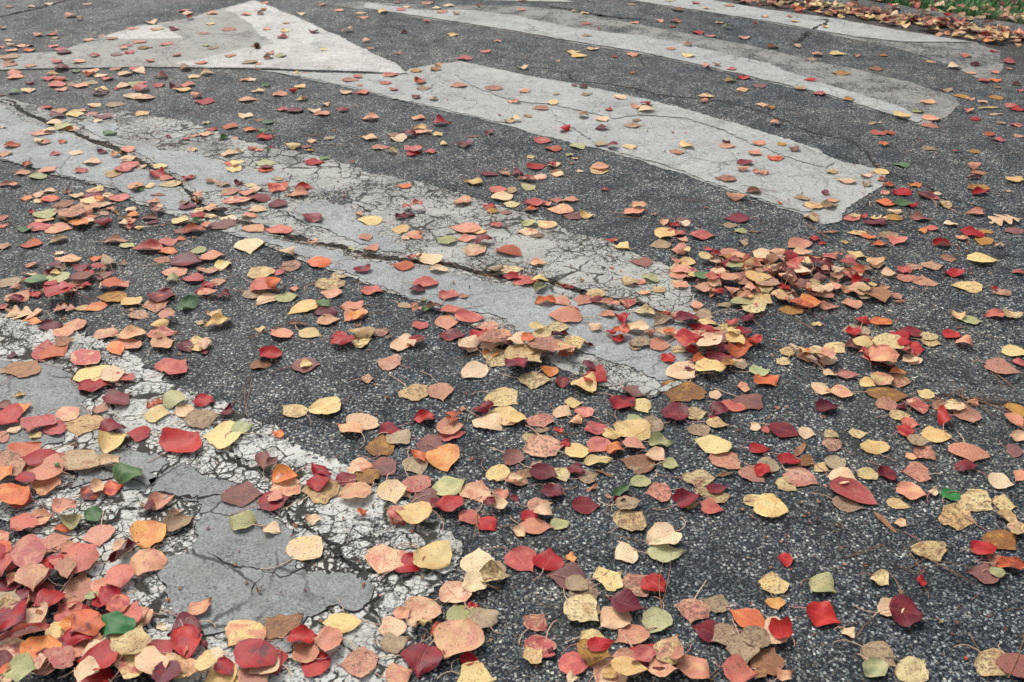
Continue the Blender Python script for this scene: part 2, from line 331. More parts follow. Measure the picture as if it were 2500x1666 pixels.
crack(TRO, .010, .0046, TR, seed=9, amp=.014, taper=False, wvar=1.6)
sheet('bare_patch', [(798, 488), (822, 483), (850, 486), (864, 490), (858, 499), (838, 504), (812, 501)], .004, .0062, ASPH, .006, 77)
# third stripe
sheet('painted_stripe', [(633, 173), (760, 178), (985, 184), (1000, 168), (1122, 151), (1250, 178), (1391, 204), (1542, 236), (1675, 268), (1875, 327), (1997, 364), (2016, 380), (2061, 396), (2130, 412), (2163, 420), (2160, 450), (2106, 487), (2061, 517), (2045, 543), (2013, 549), (1957, 524), (1846, 488), (1774, 466), (1649, 419), (1622, 414), (1500, 374), (1399, 351), (1290, 324), (1258, 313), (1196, 300), (1116, 279), (912, 231), (861, 218), (758, 197), (670, 178)], 0, .0025, W3, .006, 4)
for i, pg in enumerate([
    [(1122, 152), (1250, 180), (1391, 206), (1542, 238), (1675, 270), (1875, 329), (1997, 366), (2016, 382), (2040, 402), (2010, 412), (1960, 398), (1875, 368), (1810, 340), (1720, 303), (1660, 290), (1560, 283), (1500, 291), (1430, 276), (1340, 256), (1265, 251), (1230, 240), (1150, 212), (1110, 185), (1130, 165)],
    [(1345, 268), (1420, 283), (1480, 292), (1530, 320), (1620, 340), (1700, 362), (1780, 374), (1850, 402), (1920, 430), (1960, 470), (1990, 512), (1957, 521), (1846, 485), (1774, 463), (1649, 416), (1500, 371), (1445, 350), (1410, 320), (1365, 300)],
    [(680, 180), (760, 183), (900, 188), (1000, 190), (1060, 205), (1050, 225), (1100, 240), (1170, 262), (1220, 280), (1250, 302), (1196, 297), (1116, 276), (1000, 250), (912, 229), (861, 216), (758, 195)]]):
    sheet('paint_patch', pg, .004, .0055, S3, .010, 60 + i)
# fourth and fifth stripes, and the far one
sheet('painted_stripe', [(798, 13), (875, 5), (1023, 12), (1130, 14), (1250, 14), (1383, 27), (1490, 48), (1675, 82), (1875, 121), (1981, 149), (2093, 170), (2140, 183), (2220, 202), (2326, 236), (2342, 255), (2313, 287), (2260, 304), (2247, 305), (2167, 282), (2021, 236), (1875, 202), (1702, 162), (1555, 130), (1383, 104), (1250, 79), (1130, 61), (978, 37), (890, 24)], 0, .0015, W5, .006, 5)
sheet('paint_patch', [(890, 8), (978, 20), (1040, 29), (1130, 26), (1250, 39), (1383, 68), (1500, 84), (1560, 88), (1675, 112), (1875, 157), (1920, 177), (2010, 207), (2140, 245), (2200, 264), (2252, 296), (2240, 302), (2167, 279), (2021, 233), (1875, 199), (1702, 159), (1555, 127), (1383, 101), (1250, 76), (1130, 58), (978, 34), (890, 22)], .004, .0055, S3, .006, 70)
sheet('painted_stripe', [(1400, -22), (1500, -2), (1648, 21), (1875, 56), (1976, 74), (2127, 106), (2220, 127), (2326, 162), (2406, 202), (2436, 190), (2451, 159), (2440, 125), (2380, 104), (2194, 74), (2034, 45), (1875, 24), (1700, -6), (1600, -25)], 0, .0015, W5, .006, 6)
sheet('paint_patch', [(1440, -18), (1500, -4), (1648, 19), (1875, 54), (1976, 72), (2010, 78), (2080, 90), (2200, 104), (2370, 105), (2194, 76), (2034, 47), (1875, 26), (1700, -4), (1600, -22)], .004, .0055, S3, .006, 71)
sheet('painted_stripe', [(1000, -16), (1300, -14), (1400, 6), (1250, 4), (1076, -2)], 0, .004, W3, .004, 8)
# the pointed markings where the stripes meet
sheet('painted_arrow', [(-120, 142), (0, 138), (133, 130), (160, 122), (205, 108), (262, 88), (345, 63), (400, 58), (455, 49), (505, 33), (622, 3), (727, 45), (813, 85), (880, 119), (965, 159), (997, 183), (890, 178), (641, 170), (345, 166), (106, 170), (0, 173), (-120, 176)], 0, .0062, W4, .005, 9)
sheet('paint_patch', [(548, 26), (622, 4), (727, 46), (813, 86), (880, 120), (965, 160), (994, 182), (890, 177), (641, 169), (500, 166), (420, 160), (520, 140), (590, 122), (668, 110), (640, 92), (610, 60), (580, 40)], .0062, .0066, S4, .012, 72)
sheet('painted_triangle', [(263, 89), (345, 66), (393, 64), (449, 97), (266, 99)], .0062, .0068, S4, .007, 10)

for pts, wd in [
    ([(1303, 175), (1378, 175), (1391, 183), (1395, 198), (1480, 205), (1550, 218), (1622, 234), (1702, 243), (1755, 247), (1808, 260), (1875, 279), (1936, 305), (1981, 324), (2008, 327), (2061, 340), (2095, 353), (2114, 377), (2135, 398), (2154, 414), (2170, 424), (2213, 440), (2266, 453), (2306, 485), (2359, 493), (2399, 509), (2439, 522), (2560, 525)], .0085),
    ([(-60, 52), (0, 42), (53, 29), (106, 16), (170, 0), (260, -20)], .028),
    ([(398, 64), (465, 50), (505, 38)], .022), ([(1330, 16), (1396, 25), (1489, 42), (1582, 50)], .035), ([(1976, 76), (1955, 96), (1930, 110)], .03),
    ([(2231, 947), (2300, 962), (2364, 974), (2430, 982), (2560, 996)], .011), ([(1412, 573), (1460, 590), (1500, 602)], .006)]:
    crack(pts, wd, .0012, CR, seed=len(pts), amp=.012)
for pts, wd in [
    ([(1992, 53), (2013, 50), (2016, 58), (2000, 66), (1976, 74)], .03),
    ([(170, 937), (186, 913), (191, 899), (149, 905)], .004), ([(170, 937), (200, 948), (221, 958), (239, 971), (225, 1010), (212, 1022), (190, 1032), (160, 1055)], .008),
    ([(66, 1235), (106, 1213), (146, 1197), (176, 1171), (180, 1155)], .010), ([(372, 1172), (410, 1139), (430, 1128), (452, 1115), (480, 1100)], .008),
    ([(359, 1205), (367, 1211), (410, 1213), (452, 1221), (500, 1224), (540, 1214)], .013), ([(560, 1090), (580, 1115), (610, 1140)], .018),
    ([(150, 1290), (200, 1300), (270, 1274), (292, 1258), (337, 1250), (352, 1240)], .016), ([(691, 1263), (720, 1287), (765, 1298), (800, 1330), (850, 1380)], .012),
    ([(800, 1345), (840, 1375), (880, 1390), (925, 1402)], .010), ([(970, 1390), (930, 1440), (900, 1480), (935, 1530)], .007), ([(520, 1100), (590, 1135), (660, 1160)], .012),
    ([(500, 1360), (540, 1380), (587, 1385), (640, 1405), (700, 1410), (715, 1395), (745, 1370)], .005), ([(600, 1455), (640, 1410), (620, 1430)], .003),
    ([(696, 515), (708, 532), (735, 548), (757, 560)], .006), ([(860, 500), (885, 510), (905, 522)], .008), ([(125, 425), (200, 447), (292, 466)], .005),
    ([(1265, 250), (1310, 262), (1438, 280)], .0025), ([(1500, 285), (1560, 283), (1660, 290), (1720, 306), (1800, 335)], .0025)]:
    crack(pts, wd * .62, .0064, CR, seed=int(pts[0][0]), amp=.010, wvar=1.0)

# ---------------- kerb and verge, beyond the gutter ----------------
ka, kb = G(1880, -10), G(2560, 100)
kd = (kb - ka).normalized(); kn = Vector((-kd.y, kd.x, 0))
if kn.y < 0: kn = -kn
ks, ke = ka - kd * 14, kb + kd * 8
prof = [(0, 0), (.02, .012), (.06, .028), (.11, .032), (.16, .030), (.19, .022), (.21, .014)]
V = []; F = []; nseg = 260
for i in range(nseg + 1):
    p = ks.lerp(ke, i / nseg)
    for j, (a, z) in enumerate(prof):
        q = p + kn * a; dz = .008 * noise.noise(Vector((q.x * 7, q.y * 7, 2))) + .004 * noise.noise(Vector((q.x * 30, q.y * 30, 2)))
        V.append((q.x, q.y + .02 * noise.noise(Vector((q.x * 3, 0, 1))), (z + dz * (j > 0)) if j < 6 else z))
k_ = len(prof)
for i in range(nseg):
    for j in range(k_ - 1): F.append((i * k_ + j, (i + 1) * k_ + j, (i + 1) * k_ + j + 1, i * k_ + j + 1))
KB = worn_mat('kerb_stone', (.20, .19, .175), .05, 6.0, .0, .8, .25)
kerb = link('kerb', mesh('kerb', V, F, True), KB); kerb['kind'] = 'structure'
a0, a1 = ks + kn * .205, ke + kn * .205
V = []; F = []; nx, ny = 120, 60
for i in range(nx + 1):
    for j in range(ny + 1):
        p = a0.lerp(a1, i / nx) + kn * (20 * (j / ny) ** 2.2)
        V.append((p.x, p.y, .012 + (.02 * noise.noise(Vector((p.x * 4, p.y * 4, 4))) if j > 1 else 0)))
for i in range(nx):
    for j in range(ny): F.append((i * (ny + 1) + j, (i + 1) * (ny + 1) + j, (i + 1) * (ny + 1) + j + 1, i * (ny + 1) + j + 1))
soil = link('verge_soil', mesh('verge_soil', V, F, True), dirt_mat('verge_earth', (.035, .026, .018), (.10, .07, .045), 40)); soil['kind'] = 'structure'
# grass
V = []; F = []
gx = [G(2150, -30), G(2560, -30)]
for i in range(22000):
    s = rng.random(); t = .24 + 2.4 * rng.random() ** 1.3
    p = ka.lerp(kb, -.1 + 1.6 * s) + kn * t
    g = noise.noise(Vector((p.x * 2.2, p.y * 2.2, 9))) * .9 + (p.x - 2.0) * 1.1
    if g < .0 and rng.random() < .93: continue
    h = rng.uniform(.02, .065); a = rng.uniform(0, 6.28); b = rng.uniform(.3, 1.0) * h; w_ = rng.uniform(.0016, .003)
    dx, dy = math.cos(a), math.sin(a); px_, py_ = -dy * w_, dx * w_; k = len(V)
    z = .01
    V += [(p.x + px_, p.y + py_, z), (p.x - px_, p.y - py_, z), (p.x + px_ * .8 + dx * b * .35, p.y + py_ * .8 + dy * b * .35, z + h * .6),
          (p.x - px_ * .8 + dx * b * .35, p.y - py_ * .8 + dy * b * .35, z + h * .6), (p.x + dx * b, p.y + dy * b, z + h)]
    F += [(k, k + 1, k + 3, k + 2), (k + 2, k + 3, k + 4)]
gm = NT('grass_blade'); gv = gm.n("ShaderNodeTexCoord").outputs['Object']
gm.t.links.new(gm.ramp(gm.noise(gv, 14, 3), [(.3, (.05, .22, .05)), (.55, (.08, .28, .07)), (.75, (.16, .17, .06))]), gm.b.inputs['Base Color']); gm.b.inputs['Roughness'].default_value = .55
go = link('grass', mesh('grass', V, F), gm.m); go['kind'] = 'stuff'; go['label'] = 'short green grass on the verge past the kerb, top right corner'; go['category'] = 'grass'
LEAVES = """
#A 0 1250 3.77
330 90 110 210 p;-60 300 110 220 p;-20 330 110 460 o;0 400 10 620 r .5;430 410 65 485 p .85;60 480 50 700 p .5;190 610 80 740 pc .5;300 580 330 820 s 1.3;870 880 1080 880 r .7;600 560 410 545 r .7;600 520 650 720 t .9;700 630 745 325 p 1.2;590 770 920 720 t .85;940 150 920 350 s 1.3;520 170 670 210 o .5;570 150 810 100 lc .5;790 70 980 20 g .7;530 90 730 0 sc .8;1070 400 1240 300 cc;1250 295 1540 155 a .85;1030 510 1300 330 dr .35;1540 190 1795 60 kc .7;1570 70 1700 30 sc .4;1410 400 1290 630 s 1;1110 555 1130 765 p 1.3;160 830 300 870 d;600 800 310 940 r .6;-20 1000 180 800 k;30 1000 225 945 m .8;740 930 860 890 cc .4;830 870 900 790 l;900 1000 1060 1030 d;1130 890 1120 1080 r 1.1;740 1000 910 960 r .8;590 1210 600 960 y 1.1;610 1140 750 1010 o;650 1200 880 1270 r;950 1060 680 1240 d 1;1210 1060 980 1280 v .8;1170 1400 1340 1130 m .95;0 1060 270 1120 r 1.2;330 1410 470 1190 o 1.5;140 1250 490 1120 pr .35;-20 1280 260 1400 p .9;320 1500 480 1450 c;470 1500 720 1330 t .8;-40 1360 130 1500 d;1090 1540 1380 1370 p;1105 1385 740 1490 r .7;1450 1070 1560 1110 cc .4;1500 1400 1670 1530 cc;1530 1375 1240 1560 c 1;1450 1550 1700 1580 d;1840 1060 1550 1180 d 1;1700 1110 1740 1420 r .9;1770 980 1960 830 s .6;1720 1450 1900 1560 sc;110 1560 380 1561 l;740 1560 980 1561 c;40 1560 150 1561 o
#B 500 1250 3.77
445 155 215 90 l .75;560 180 705 220 cc .8;820 440 1080 240 c .8;930 100 1100 100 cc .5;1410 30 1500 50 oc .6;820 150 860 170 o .5;1740 20 1830 160 p 1;1850 130 1730 75 c .7;1760 570 2030 440 r .6;1760 360 1600 600 s 1.2;550 1170 920 980 n .5;490 1060 220 1290 s .95;175 1330 0 1370 c .7;-20 1240 40 1320 d .5;660 1400 420 1570 c;-60 1490 140 1480 s .9;130 1430 260 1560 r .9;560 1310 370 1560 r 1.1;1290 960 1220 1190 y 1.3;1265 1220 1000 1240 s .95;785 1210 1040 1230 rc .75;1580 1370 1215 1430 t .7;1630 1250 1900 1180 k .7;1620 1080 1900 1120 c .7;1760 1010 1900 920 s .8;1680 1560 1925 1480 s .9
#C 1000 1250 3.77
-160 30 -60 150 p;200 65 -130 75 y .6;620 20 440 110 p .9;650 80 790 180 r .9;955 170 1065 250 cc .7;1020 130 1330 160 s .5;1150 0 1010 100 r .7;1150 20 1320 60 cc .8;1300 130 1480 110 l .6;105 370 370 530 y 1;630 580 640 350 c 1.35;700 520 900 560 k;640 640 940 610 mc .6;500 840 300 640 s 1;690 660 470 740 c .8;940 380 1140 570 p .95;1230 550 1300 350 r 1.35;1440 450 1540 440 a .9;1600 640 1250 590 u .7;1480 740 1780 830 k .8;1450 650 1640 750 k .7;1600 900 1770 960 k;1450 860 1740 1050 m .8;1740 680 1960 560 m 1;2000 930 1740 1100 c .8;1580 1170 1805 1170 y .7;215 850 20 1040 c 1.1;0 1050 60 1120 c;100 1080 210 1060 yc .5;215 1150 400 1040 d .7;530 890 650 880 r .6;430 880 550 1080 l 1.1;740 1080 610 910 k 1.1;470 1360 660 1370 r .6;505 1060 320 1410 s 1.1;190 1240 80 1545 d 1.2;120 1200 150 1120 nn .4;440 1500 800 1560 y .8;1100 1085 1240 945 q 1.1;1260 1180 1100 1390 q 1.1;1070 1400 1220 1290 m .9;1270 1300 1335 1310 dc .9;1380 1405 1690 1440 p .8;1560 1290 1870 1430 wc .6;1640 1340 1885 1290 r .55;1790 1470 1900 1560 y;1830 800 1875 820 d;1440 1560 1560 1556 c
#D 1500 1250 3.77
50 140 260 0 m 1;310 400 655 375 l .55;570 215 285 330 c .75;185 380 0 440 c 1;1630 450 1490 440 r .9;1460 755 1440 565 m 1.4;1460 800 1510 920 a 1.2;110 740 340 600 q .9;280 640 460 780 r .9;-20 850 290 930 d .7;440 930 300 1130 l 1.1;290 1100 0 1215 s .75;735 820 700 1050 q 1.5;1040 890 800 810 k .7;960 1150 710 1070 d .8;1130 1140 880 1220 k .9;1190 1130 1390 1100 n .6;1590 1160 1280 1110 c .8;1180 1140 1460 1290 k .6;1360 1100 1035 910 o .5;1490 1040 1550 1280 rc .8;1140 1180 1200 1480 k .9;1290 1330 1590 1510 n .7;20 1340 180 1520 t;500 1400 150 1480 d .7;340 1360 150 1500 p .7;515 1460 630 1330 t .5;-30 1490 300 1560 y .5;300 1510 580 1540 s .6;1000 1500 1310 1560 p .8;1300 1480 1400 1560 n;1500 1560 1640 1510 s;1770 920 2080 1050 r .65;1810 640 2040 760 l .8
#E 2000 1250 3.77
500 0 710 200 nn .3;700 100 805 150 c .7;1110 0 1440 110 m .75;1640 10 1830 130 mc .5;1760 200 1900 130 q .8;1760 190 1870 240 m .8;1560 200 1810 360 w .75;1540 450 1760 480 t .5;1640 620 1340 560 u .55;1560 560 1730 600 l .5;1620 500 1900 530 dc .4;1400 375 1630 370 r .6;940 290 1110 465 m 1;490 600 640 690 mc .9;890 660 1000 670 r .8;560 940 790 850 c .7;640 950 950 1010 d .8;230 1090 320 1180 c .8;400 1260 720 1440 k .7;440 1400 600 1540 l 1;740 1400 1000 1560 m .9;1490 1320 1760 1520 m .85;1700 1340 1900 1560 u .8
#F 0 833 3.76
400 200 450 10 p .8;440 100 600 160 e 1;510 50 700 10 n .5;115 350 370 190 n .6;-20 320 40 270 k;70 160 180 150 dc .4;710 230 950 110 p .75;1040 30 1120 160 o .8;1100 80 1280 -20 s .9;1410 70 1620 0 s .9;1670 20 1760 120 d .8;1740 60 1940 20 y .6;1480 320 1720 180 p .65;1100 390 1230 310 p .8;740 440 1040 440 r .42;935 370 740 250 y .9;940 370 1180 320 c .7;880 640 1000 660 t .8;985 600 1210 500 d .75;1350 635 1510 560 ek .5;1520 560 1745 590 lc .6;1345 700 1575 690 y .6;1620 680 1800 640 c .8;1720 750 2050 700 k .55;1800 560 1985 590 r .6;150 530 240 510 yc .5;0 610 110 640 uc .7;90 690 310 610 o .5;0 710 190 800 r 1.1;90 870 200 800 c .5;-30 860 70 970 t .8;545 740 745 640 s .6;600 800 400 870 p .75;420 720 270 890 p .9;300 880 380 910 y .8;830 700 720 900 m 1.1;910 835 1170 850 dc .5;1385 860 1160 880 r .6;1550 1030 1830 860 r .85;1120 880 970 1080 yc .8;915 1180 1110 1080 cc .7;140 1120 400 980 r .9;495 1075 300 1250 r .8;510 1070 600 1160 p .8;635 1215 870 1040 k .9;30 1130 200 1330 t 1;580 1265 260 1265 s .65;-20 1320 150 1350 o .9;30 1550 290 1400 o .9;200 1320 360 1400 d .6;1120 1230 1320 1340 gc .9;540 1240 570 1210 v;760 1450 960 1380 d .8;950 1400 1145 1350 r .85;890 1340 960 1460 cc .3;1370 1540 1620 1450 sc .55;1340 1560 1440 1565 d
#G 500 833 3.76
-60 60 80 40 c .7;-30 120 40 100 d;420 230 620 230 n .4;490 150 770 130 rc .45;810 240 1075 220 u .5;885 230 995 235 y .6;1780 225 1560 190 t .6;1440 360 1560 350 q .6;1170 20 1395 50 rc .5;1350 20 1530 -10 m;1710 40 1900 60 c .6;920 680 710 600 m .6;1240 590 930 640 y .58;1430 860 1200 770 s .5;1520 690 1320 830 c .9;1780 790 1590 860 d .7;1700 860 1885 960 k .8;1620 1060 1640 860 w 1.3;150 740 260 620 dc .5;330 880 -20 900 y .75;250 850 465 790 l .5;650 900 720 850 o .9;600 1090 600 1190 l .7;530 1060 560 1240 uc .3;560 1240 690 1110 uc .3;170 1440 580 1420 u .52;870 1340 600 1400 c .8;830 1240 620 1330 oc .7;510 1540 800 1480 d .6;610 1470 730 1510 s .9;930 1470 1250 1320 m .6;1000 1190 1170 1290 rc .5;1150 1330 890 1360 r .6;1320 1160 1550 1180 s .65;1540 1100 1740 1230 u .85;1250 1340 1400 1240 d .8;1330 1350 1450 1370 d .4;1400 1300 1640 1210 w .6;1520 1400 1220 1480 s .55;1770 1330 1900 1450 k;1680 1340 1750 1530 c 1.3
#H 1000 833 3.76
600 100 450 30 c .8;0 20 40 90 c;670 20 850 100 t .7;780 10 940 50 s .6;880 110 750 250 m 1.1;930 50 1060 110 c .8;940 110 1210 260 m .7;1080 110 1090 20 o 1.4;1120 70 1330 200 t .6;1440 120 1310 180 s .8;1460 140 1480 220 s .7;1430 80 1620 60 m .6;1200 300 1400 270 oc .5;1010 360 1330 370 m .45;925 240 1060 340 r .9;1470 380 1300 400 dc .6;1690 260 1780 290 k;1620 330 1820 390 r .8;1520 380 1730 500 sc .7;1600 240 1700 320 dc .5;550 220 690 240 k .4;690 250 480 350 c .6;-50 430 170 560 m .7;260 400 310 570 t 1.3;740 490 1000 590 m .8;850 780 920 600 c 1.4;560 680 800 640 dc .4;630 700 850 830 c .7;1060 720 880 770 y .5;460 635 520 640 s .6;220 710 20 740 rc .6;280 890 515 850 p .45;260 840 500 800 s .58;390 800 390 680 ek .9;1160 830 1300 810 k .4;1170 695 1230 820 q 1.6;1425 590 1600 580 y .5;1330 640 1490 690 c .7;1665 700 1490 620 p .55;1480 730 1590 780 sc .8;1340 840 1410 800 r .9;1150 880 1020 900 m .6;1400 930 1470 980 r .8;1190 890 1310 1110 q 1.2;1440 1040 1690 1000 y .6;1790 790 1600 850 p .65;1610 1130 1870 1100 yc .4;1820 1030 1900 1000 o;1800 920 1640 1040 p .8;1780 850 1950 910 yc .6;870 1060 1080 1110 uc .7;100 920 310 980 u .85;0 1080 110 1240 k 1;40 1040 150 1130 oc .6;250 1000 350 1210 a 1.25;715 1210 950 1260 m .7;1020 1200 1120 1260 k;1110 1150 1250 1170 k .7;1340 1180 1440 1300 m .9;1120 1200 1365 1290 d .65;1270 1340 1440 1430 s .45;1400 1390 1180 1410 d .6;890 1280 1090 1320 tc .7;910 1300 1060 1310 cc .4;1560 1270 1730 1230 k .8;1450 1190 1610 1240 dc .55;1690 1190 1885 1260 nn .25;1620 1400 1730 1330 sn .3;0 1270 160 1400 t 1;235 1400 515 1295 l .6;560 1475 665 1295 c 1.3;60 1420 300 1520 u .7;220 1560 330 1480 d;490 1530 230 1568 r .55;790 1390 910 1460 s .8;760 1560 920 1480 cc .8;920 1500 1010 1540 dc .7;700 1568 780 1500 d;1090 1530 1320 1490 q .6;1500 1530 1760 1520 d .6;1800 1410 1850 1460 tc .5
#I 1500 833 3.76
-20 0 110 20 r .6;170 20 320 80 k .7;320 50 515 70 s .55;560 70 810 80 r .6;430 185 560 180 r 1;760 150 980 40 c .5;850 160 1080 220 dc .6;710 200 880 215 oc .4;1030 170 1210 210 c .4;1080 240 1240 260 k .4;980 250 1110 260 w .5;1160 80 1250 -10 o .8;1250 0 1335 60 r .8;1000 110 1250 140 ec .4;1150 10 1020 50 y .9;645 250 770 290 d .5;510 260 735 370 c .75;690 390 510 575 w 1.2;745 290 1020 290 y .5;1250 300 1430 270 l .6;1330 330 1490 430 o .85;1240 430 1110 430 s .75;870 505 990 510 c .7;1130 520 1370 640 u .6;975 580 1220 640 p .35;870 700 940 740 r .6;890 690 1050 640 dc .7;200 560 310 680 y;80 460 270 530 uc .5;-10 540 190 640 d .75;110 710 270 740 l .5;665 690 420 650 d .7;650 690 865 660 m .55;845 760 1055 790 m .45;440 770 220 770 k .75;40 760 330 960 y .6;320 940 540 960 lc .55;80 950 290 1020 s .5;-60 1000 80 1040 o;310 1040 460 1110 c .8;360 1150 40 1100 k .55;450 1130 595 1160 l .75;720 780 850 890 k .8;820 890 930 900 k .6;1060 1000 720 940 y .5;905 1045 1150 1190 t .6;920 1250 1110 1220 nn .25;635 1260 960 1260 m .45;1240 790 1350 810 c .75;1350 820 1440 830 p .8;1690 830 1855 870 c .65;1420 790 1710 880 d .5;1650 1070 1760 930 nn .35;1235 1000 1435 1010 r .5;1320 1120 1550 1190 k .6;1690 1090 1840 1150 w .75;1500 1080 1700 1160 r .5;1160 1180 1380 1310 t .55;1290 1180 1450 1240 r .7;1500 1280 1680 1390 m .6;1560 1200 1880 1330 q .55;510 1380 270 1400 q .75;320 1280 140 1330 l .6;0 1440 150 1320 gc .5;0 1490 160 1440 dc .4;770 1350 850 1440 m;840 1450 1070 1430 m .5;845 1390 1060 1350 dc .4;630 1530 790 1480 m .5;550 1525 790 1430 dc .65;780 1540 1010 1560 p .6;1200 1500 1440 1420 m .5;1300 1500 1590 1600 y .7;20 1540 250 1500 k .6
#J 2000 833 3.76
70 30 240 110 m .65;240 60 425 80 uc .45;310 20 500 80 y .5;510 40 760 150 m .55;650 0 860 20 r .4;720 120 780 40 r .8;790 70 965 90 r .75;940 0 1130 40 m .4;1240 10 1425 80 sc .4;1690 70 1900 140 y .5;1520 210 1860 300 t .4;1795 220 1900 200 p .7;0 190 150 200 s .7;180 300 320 290 u .5;160 330 390 330 t .2;40 290 160 340 cc .4;450 250 720 230 s .55;440 480 880 520 w .28;380 370 520 420 y .6;630 350 870 390 t .55;510 330 650 440 s .7;650 310 810 320 oc .35;-40 470 100 420 s;295 485 50 480 s .5;-20 640 175 610 dc .6;1045 520 885 460 y .5;520 580 760 620 t .45;650 690 850 690 m .5;715 600 800 640 d .6;810 600 1025 600 p .65;750 750 930 780 p .5;720 850 885 850 r .75;1050 570 1180 620 t .7;1150 600 1350 650 c .5;1250 690 1530 690 t .5;1125 800 1130 640 rc .8;1375 550 1460 600 s .6;1740 660 1900 620 w .8;1700 700 1880 830 sc .4;275 850 455 850 m .45;60 840 175 910 kc .6;190 990 0 920 q .6;540 1040 450 910 y 1.2;805 930 1025 960 k .45;950 870 1215 890 y .5;880 1000 1070 1100 q .55;780 1050 920 1080 s .4;1245 1190 1450 1150 dc .4;1330 960 1390 1145 s 1.5;60 1090 280 1170 k .55;-40 1150 90 1200 m .7;110 1330 530 1520 p .4;90 1240 380 1320 c .5;355 1210 570 1270 m .5;560 1180 700 1310 dc .5;1030 1235 735 1200 t .6;1000 1440 1070 1370 cc;715 1350 990 1440 s .58;620 1480 840 1530 m .42;130 1470 420 1550 k .45;1150 1450 1290 1390 v .75;1310 1400 1590 1560 m .75;1600 1490 1820 1530 m .7;1550 1260 1790 1340 c .6;1900 1200 1800 1300 s;1765 860 1900 930 c .7;1715 995 1900 1030 u .6
#K 0 416 3.76
230 30 130 t;340 65 150 l;430 15 180 s;60 140 120 t;130 145 120 s;465 200 110 c;350 240 130 c;350 290 90 cc;480 270 170 r;620 210 80 tc;720 245 120 c;860 195 150 p;830 240 180 d;1000 240 100 c;1120 260 180 p;810 290 180 c;960 320 180 c;920 290 90 o;740 350 170 s;570 340 180 t;870 360 120 s;960 400 100 q;1030 360 80 s;760 30 110 p;1040 55 170 m;1150 10 180 p;1430 50 250 rc;1530 90 110 p;1740 90 110 r;1260 165 170 s;1390 160 120 c;1270 200 120 gc;1550 145 180 k;1450 245 130 en;300 400 80 r;420 455 160 s;430 420 220 l;640 430 250 t;830 435 120 s;20 450 110 p;20 525 90 p;220 550 150 g;390 525 200 p;740 490 200 c;560 540 230 s;720 520 200 oc;920 515 190 d;1210 510 130 sc;1290 545 90 y;1360 450 160 uc;1470 515 110 tn;1660 465 180 y;1740 350 170 d;1830 270 100 s;1840 380 100 c;1810 430 140 r;1820 490 120 g;1700 560 150 u;1790 570 200 e;1670 640 80 o;270 690 190 e;530 655 180 kc;1080 660 220 tc;1180 700 130 l;1530 670 170 p;1350 730 270 p;1550 755 150 o;1500 830 150 t;560 770 80 c;610 830 220 s;870 820 110 o;740 900 180 d;900 910 120 r;990 860 240 kc;1130 870 70 c;280 880 120 s;520 930 200 dc;1740 850 270 r;1810 745 140 l;1590 940 220 s;1580 1020 160 l;1760 1010 190 p;1840 920 90 s;60 1030 220 k;290 970 180 cn;240 1030 60 t;340 1040 190 g;520 1020 210 l;530 990 90 y;490 1080 120 r;780 1020 180 u;810 1080 90 r;910 1000 60 lr;1060 1080 190 e;1020 1170 240 w;1200 1210 210 y;1440 1250 260 t;1500 1160 250 d;740 1275 120 m;870 1265 190 o;1290 1340 180 q;1460 1440 190 y;1560 1380 160 s;1720 1265 250 gc;1840 1400 90 m;1850 1110 120 r;1860 1150 110 s;540 1180 280 r;190 1165 240 s;330 1160 110 r;30 1260 120 p;160 1220 130 d;300 1400 170 o;230 1320 300 sk;590 1290 180 sk;480 1450 200 d;590 1500 200 s;700 1420 230 s;960 1520 200 s;1190 1540 240 s;1500 1510 240 p;50 700 120 t
#L 500 416 3.76
280 5 160 y;575 10 150 r;660 95 110 k;70 125 100 s;160 150 150 k;310 145 110 d;410 155 120 m;460 190 110 c;220 220 180 t;380 225 150 s;290 300 230 p;490 275 180 d;670 190 200 r;920 180 170 r;840 245 210 s;655 330 200 d;490 380 150 c;420 440 130 c;60 370 120 s;170 380 100 ur;200 450 160 c;150 520 230 u;60 440 100 c;20 540 80 o;465 555 200 s;665 565 240 p;980 650 110 s;1000 470 260 dc;1410 420 80 sc;1510 480 200 y;1820 160 130 o;1850 370 100 p;1820 450 130 d;1800 570 170 y;1850 640 90 s;1480 640 140 t;1540 740 200 sc;1320 740 100 l;1810 900 180 e;410 715 270 c;80 805 200 s;160 890 170 c;770 790 180 c;690 940 110 p;800 880 200 q;1040 865 200 o;490 960 270 m;1270 970 170 m;1440 940 180 r;1180 1050 270 m;1150 1140 180 s;1540 1115 190 p;40 940 140 t;100 1040 150 t;50 1080 140 r;40 1150 140 s;190 1170 140 d;560 1100 330 p;660 1090 200 o;480 1140 220 k;560 1200 210 c;770 1170 210 l;830 1100 90 s;890 1280 280 y;1100 1250 180 g;1100 1320 190 d;1150 1385 200 s;1345 1260 190 s;1370 1350 230 s;1380 1370 160 o;1840 1250 120 k;90 1350 170 c;120 1430 260 y;500 1475 100 cc;690 1505 230 s;980 1510 200 y;850 1420 190 nn;1250 1520 150 r;1430 1520 260 m;1620 1490 160 q;1410 1480 60 n;1830 1550 130 c
#M 1000 416 3.76
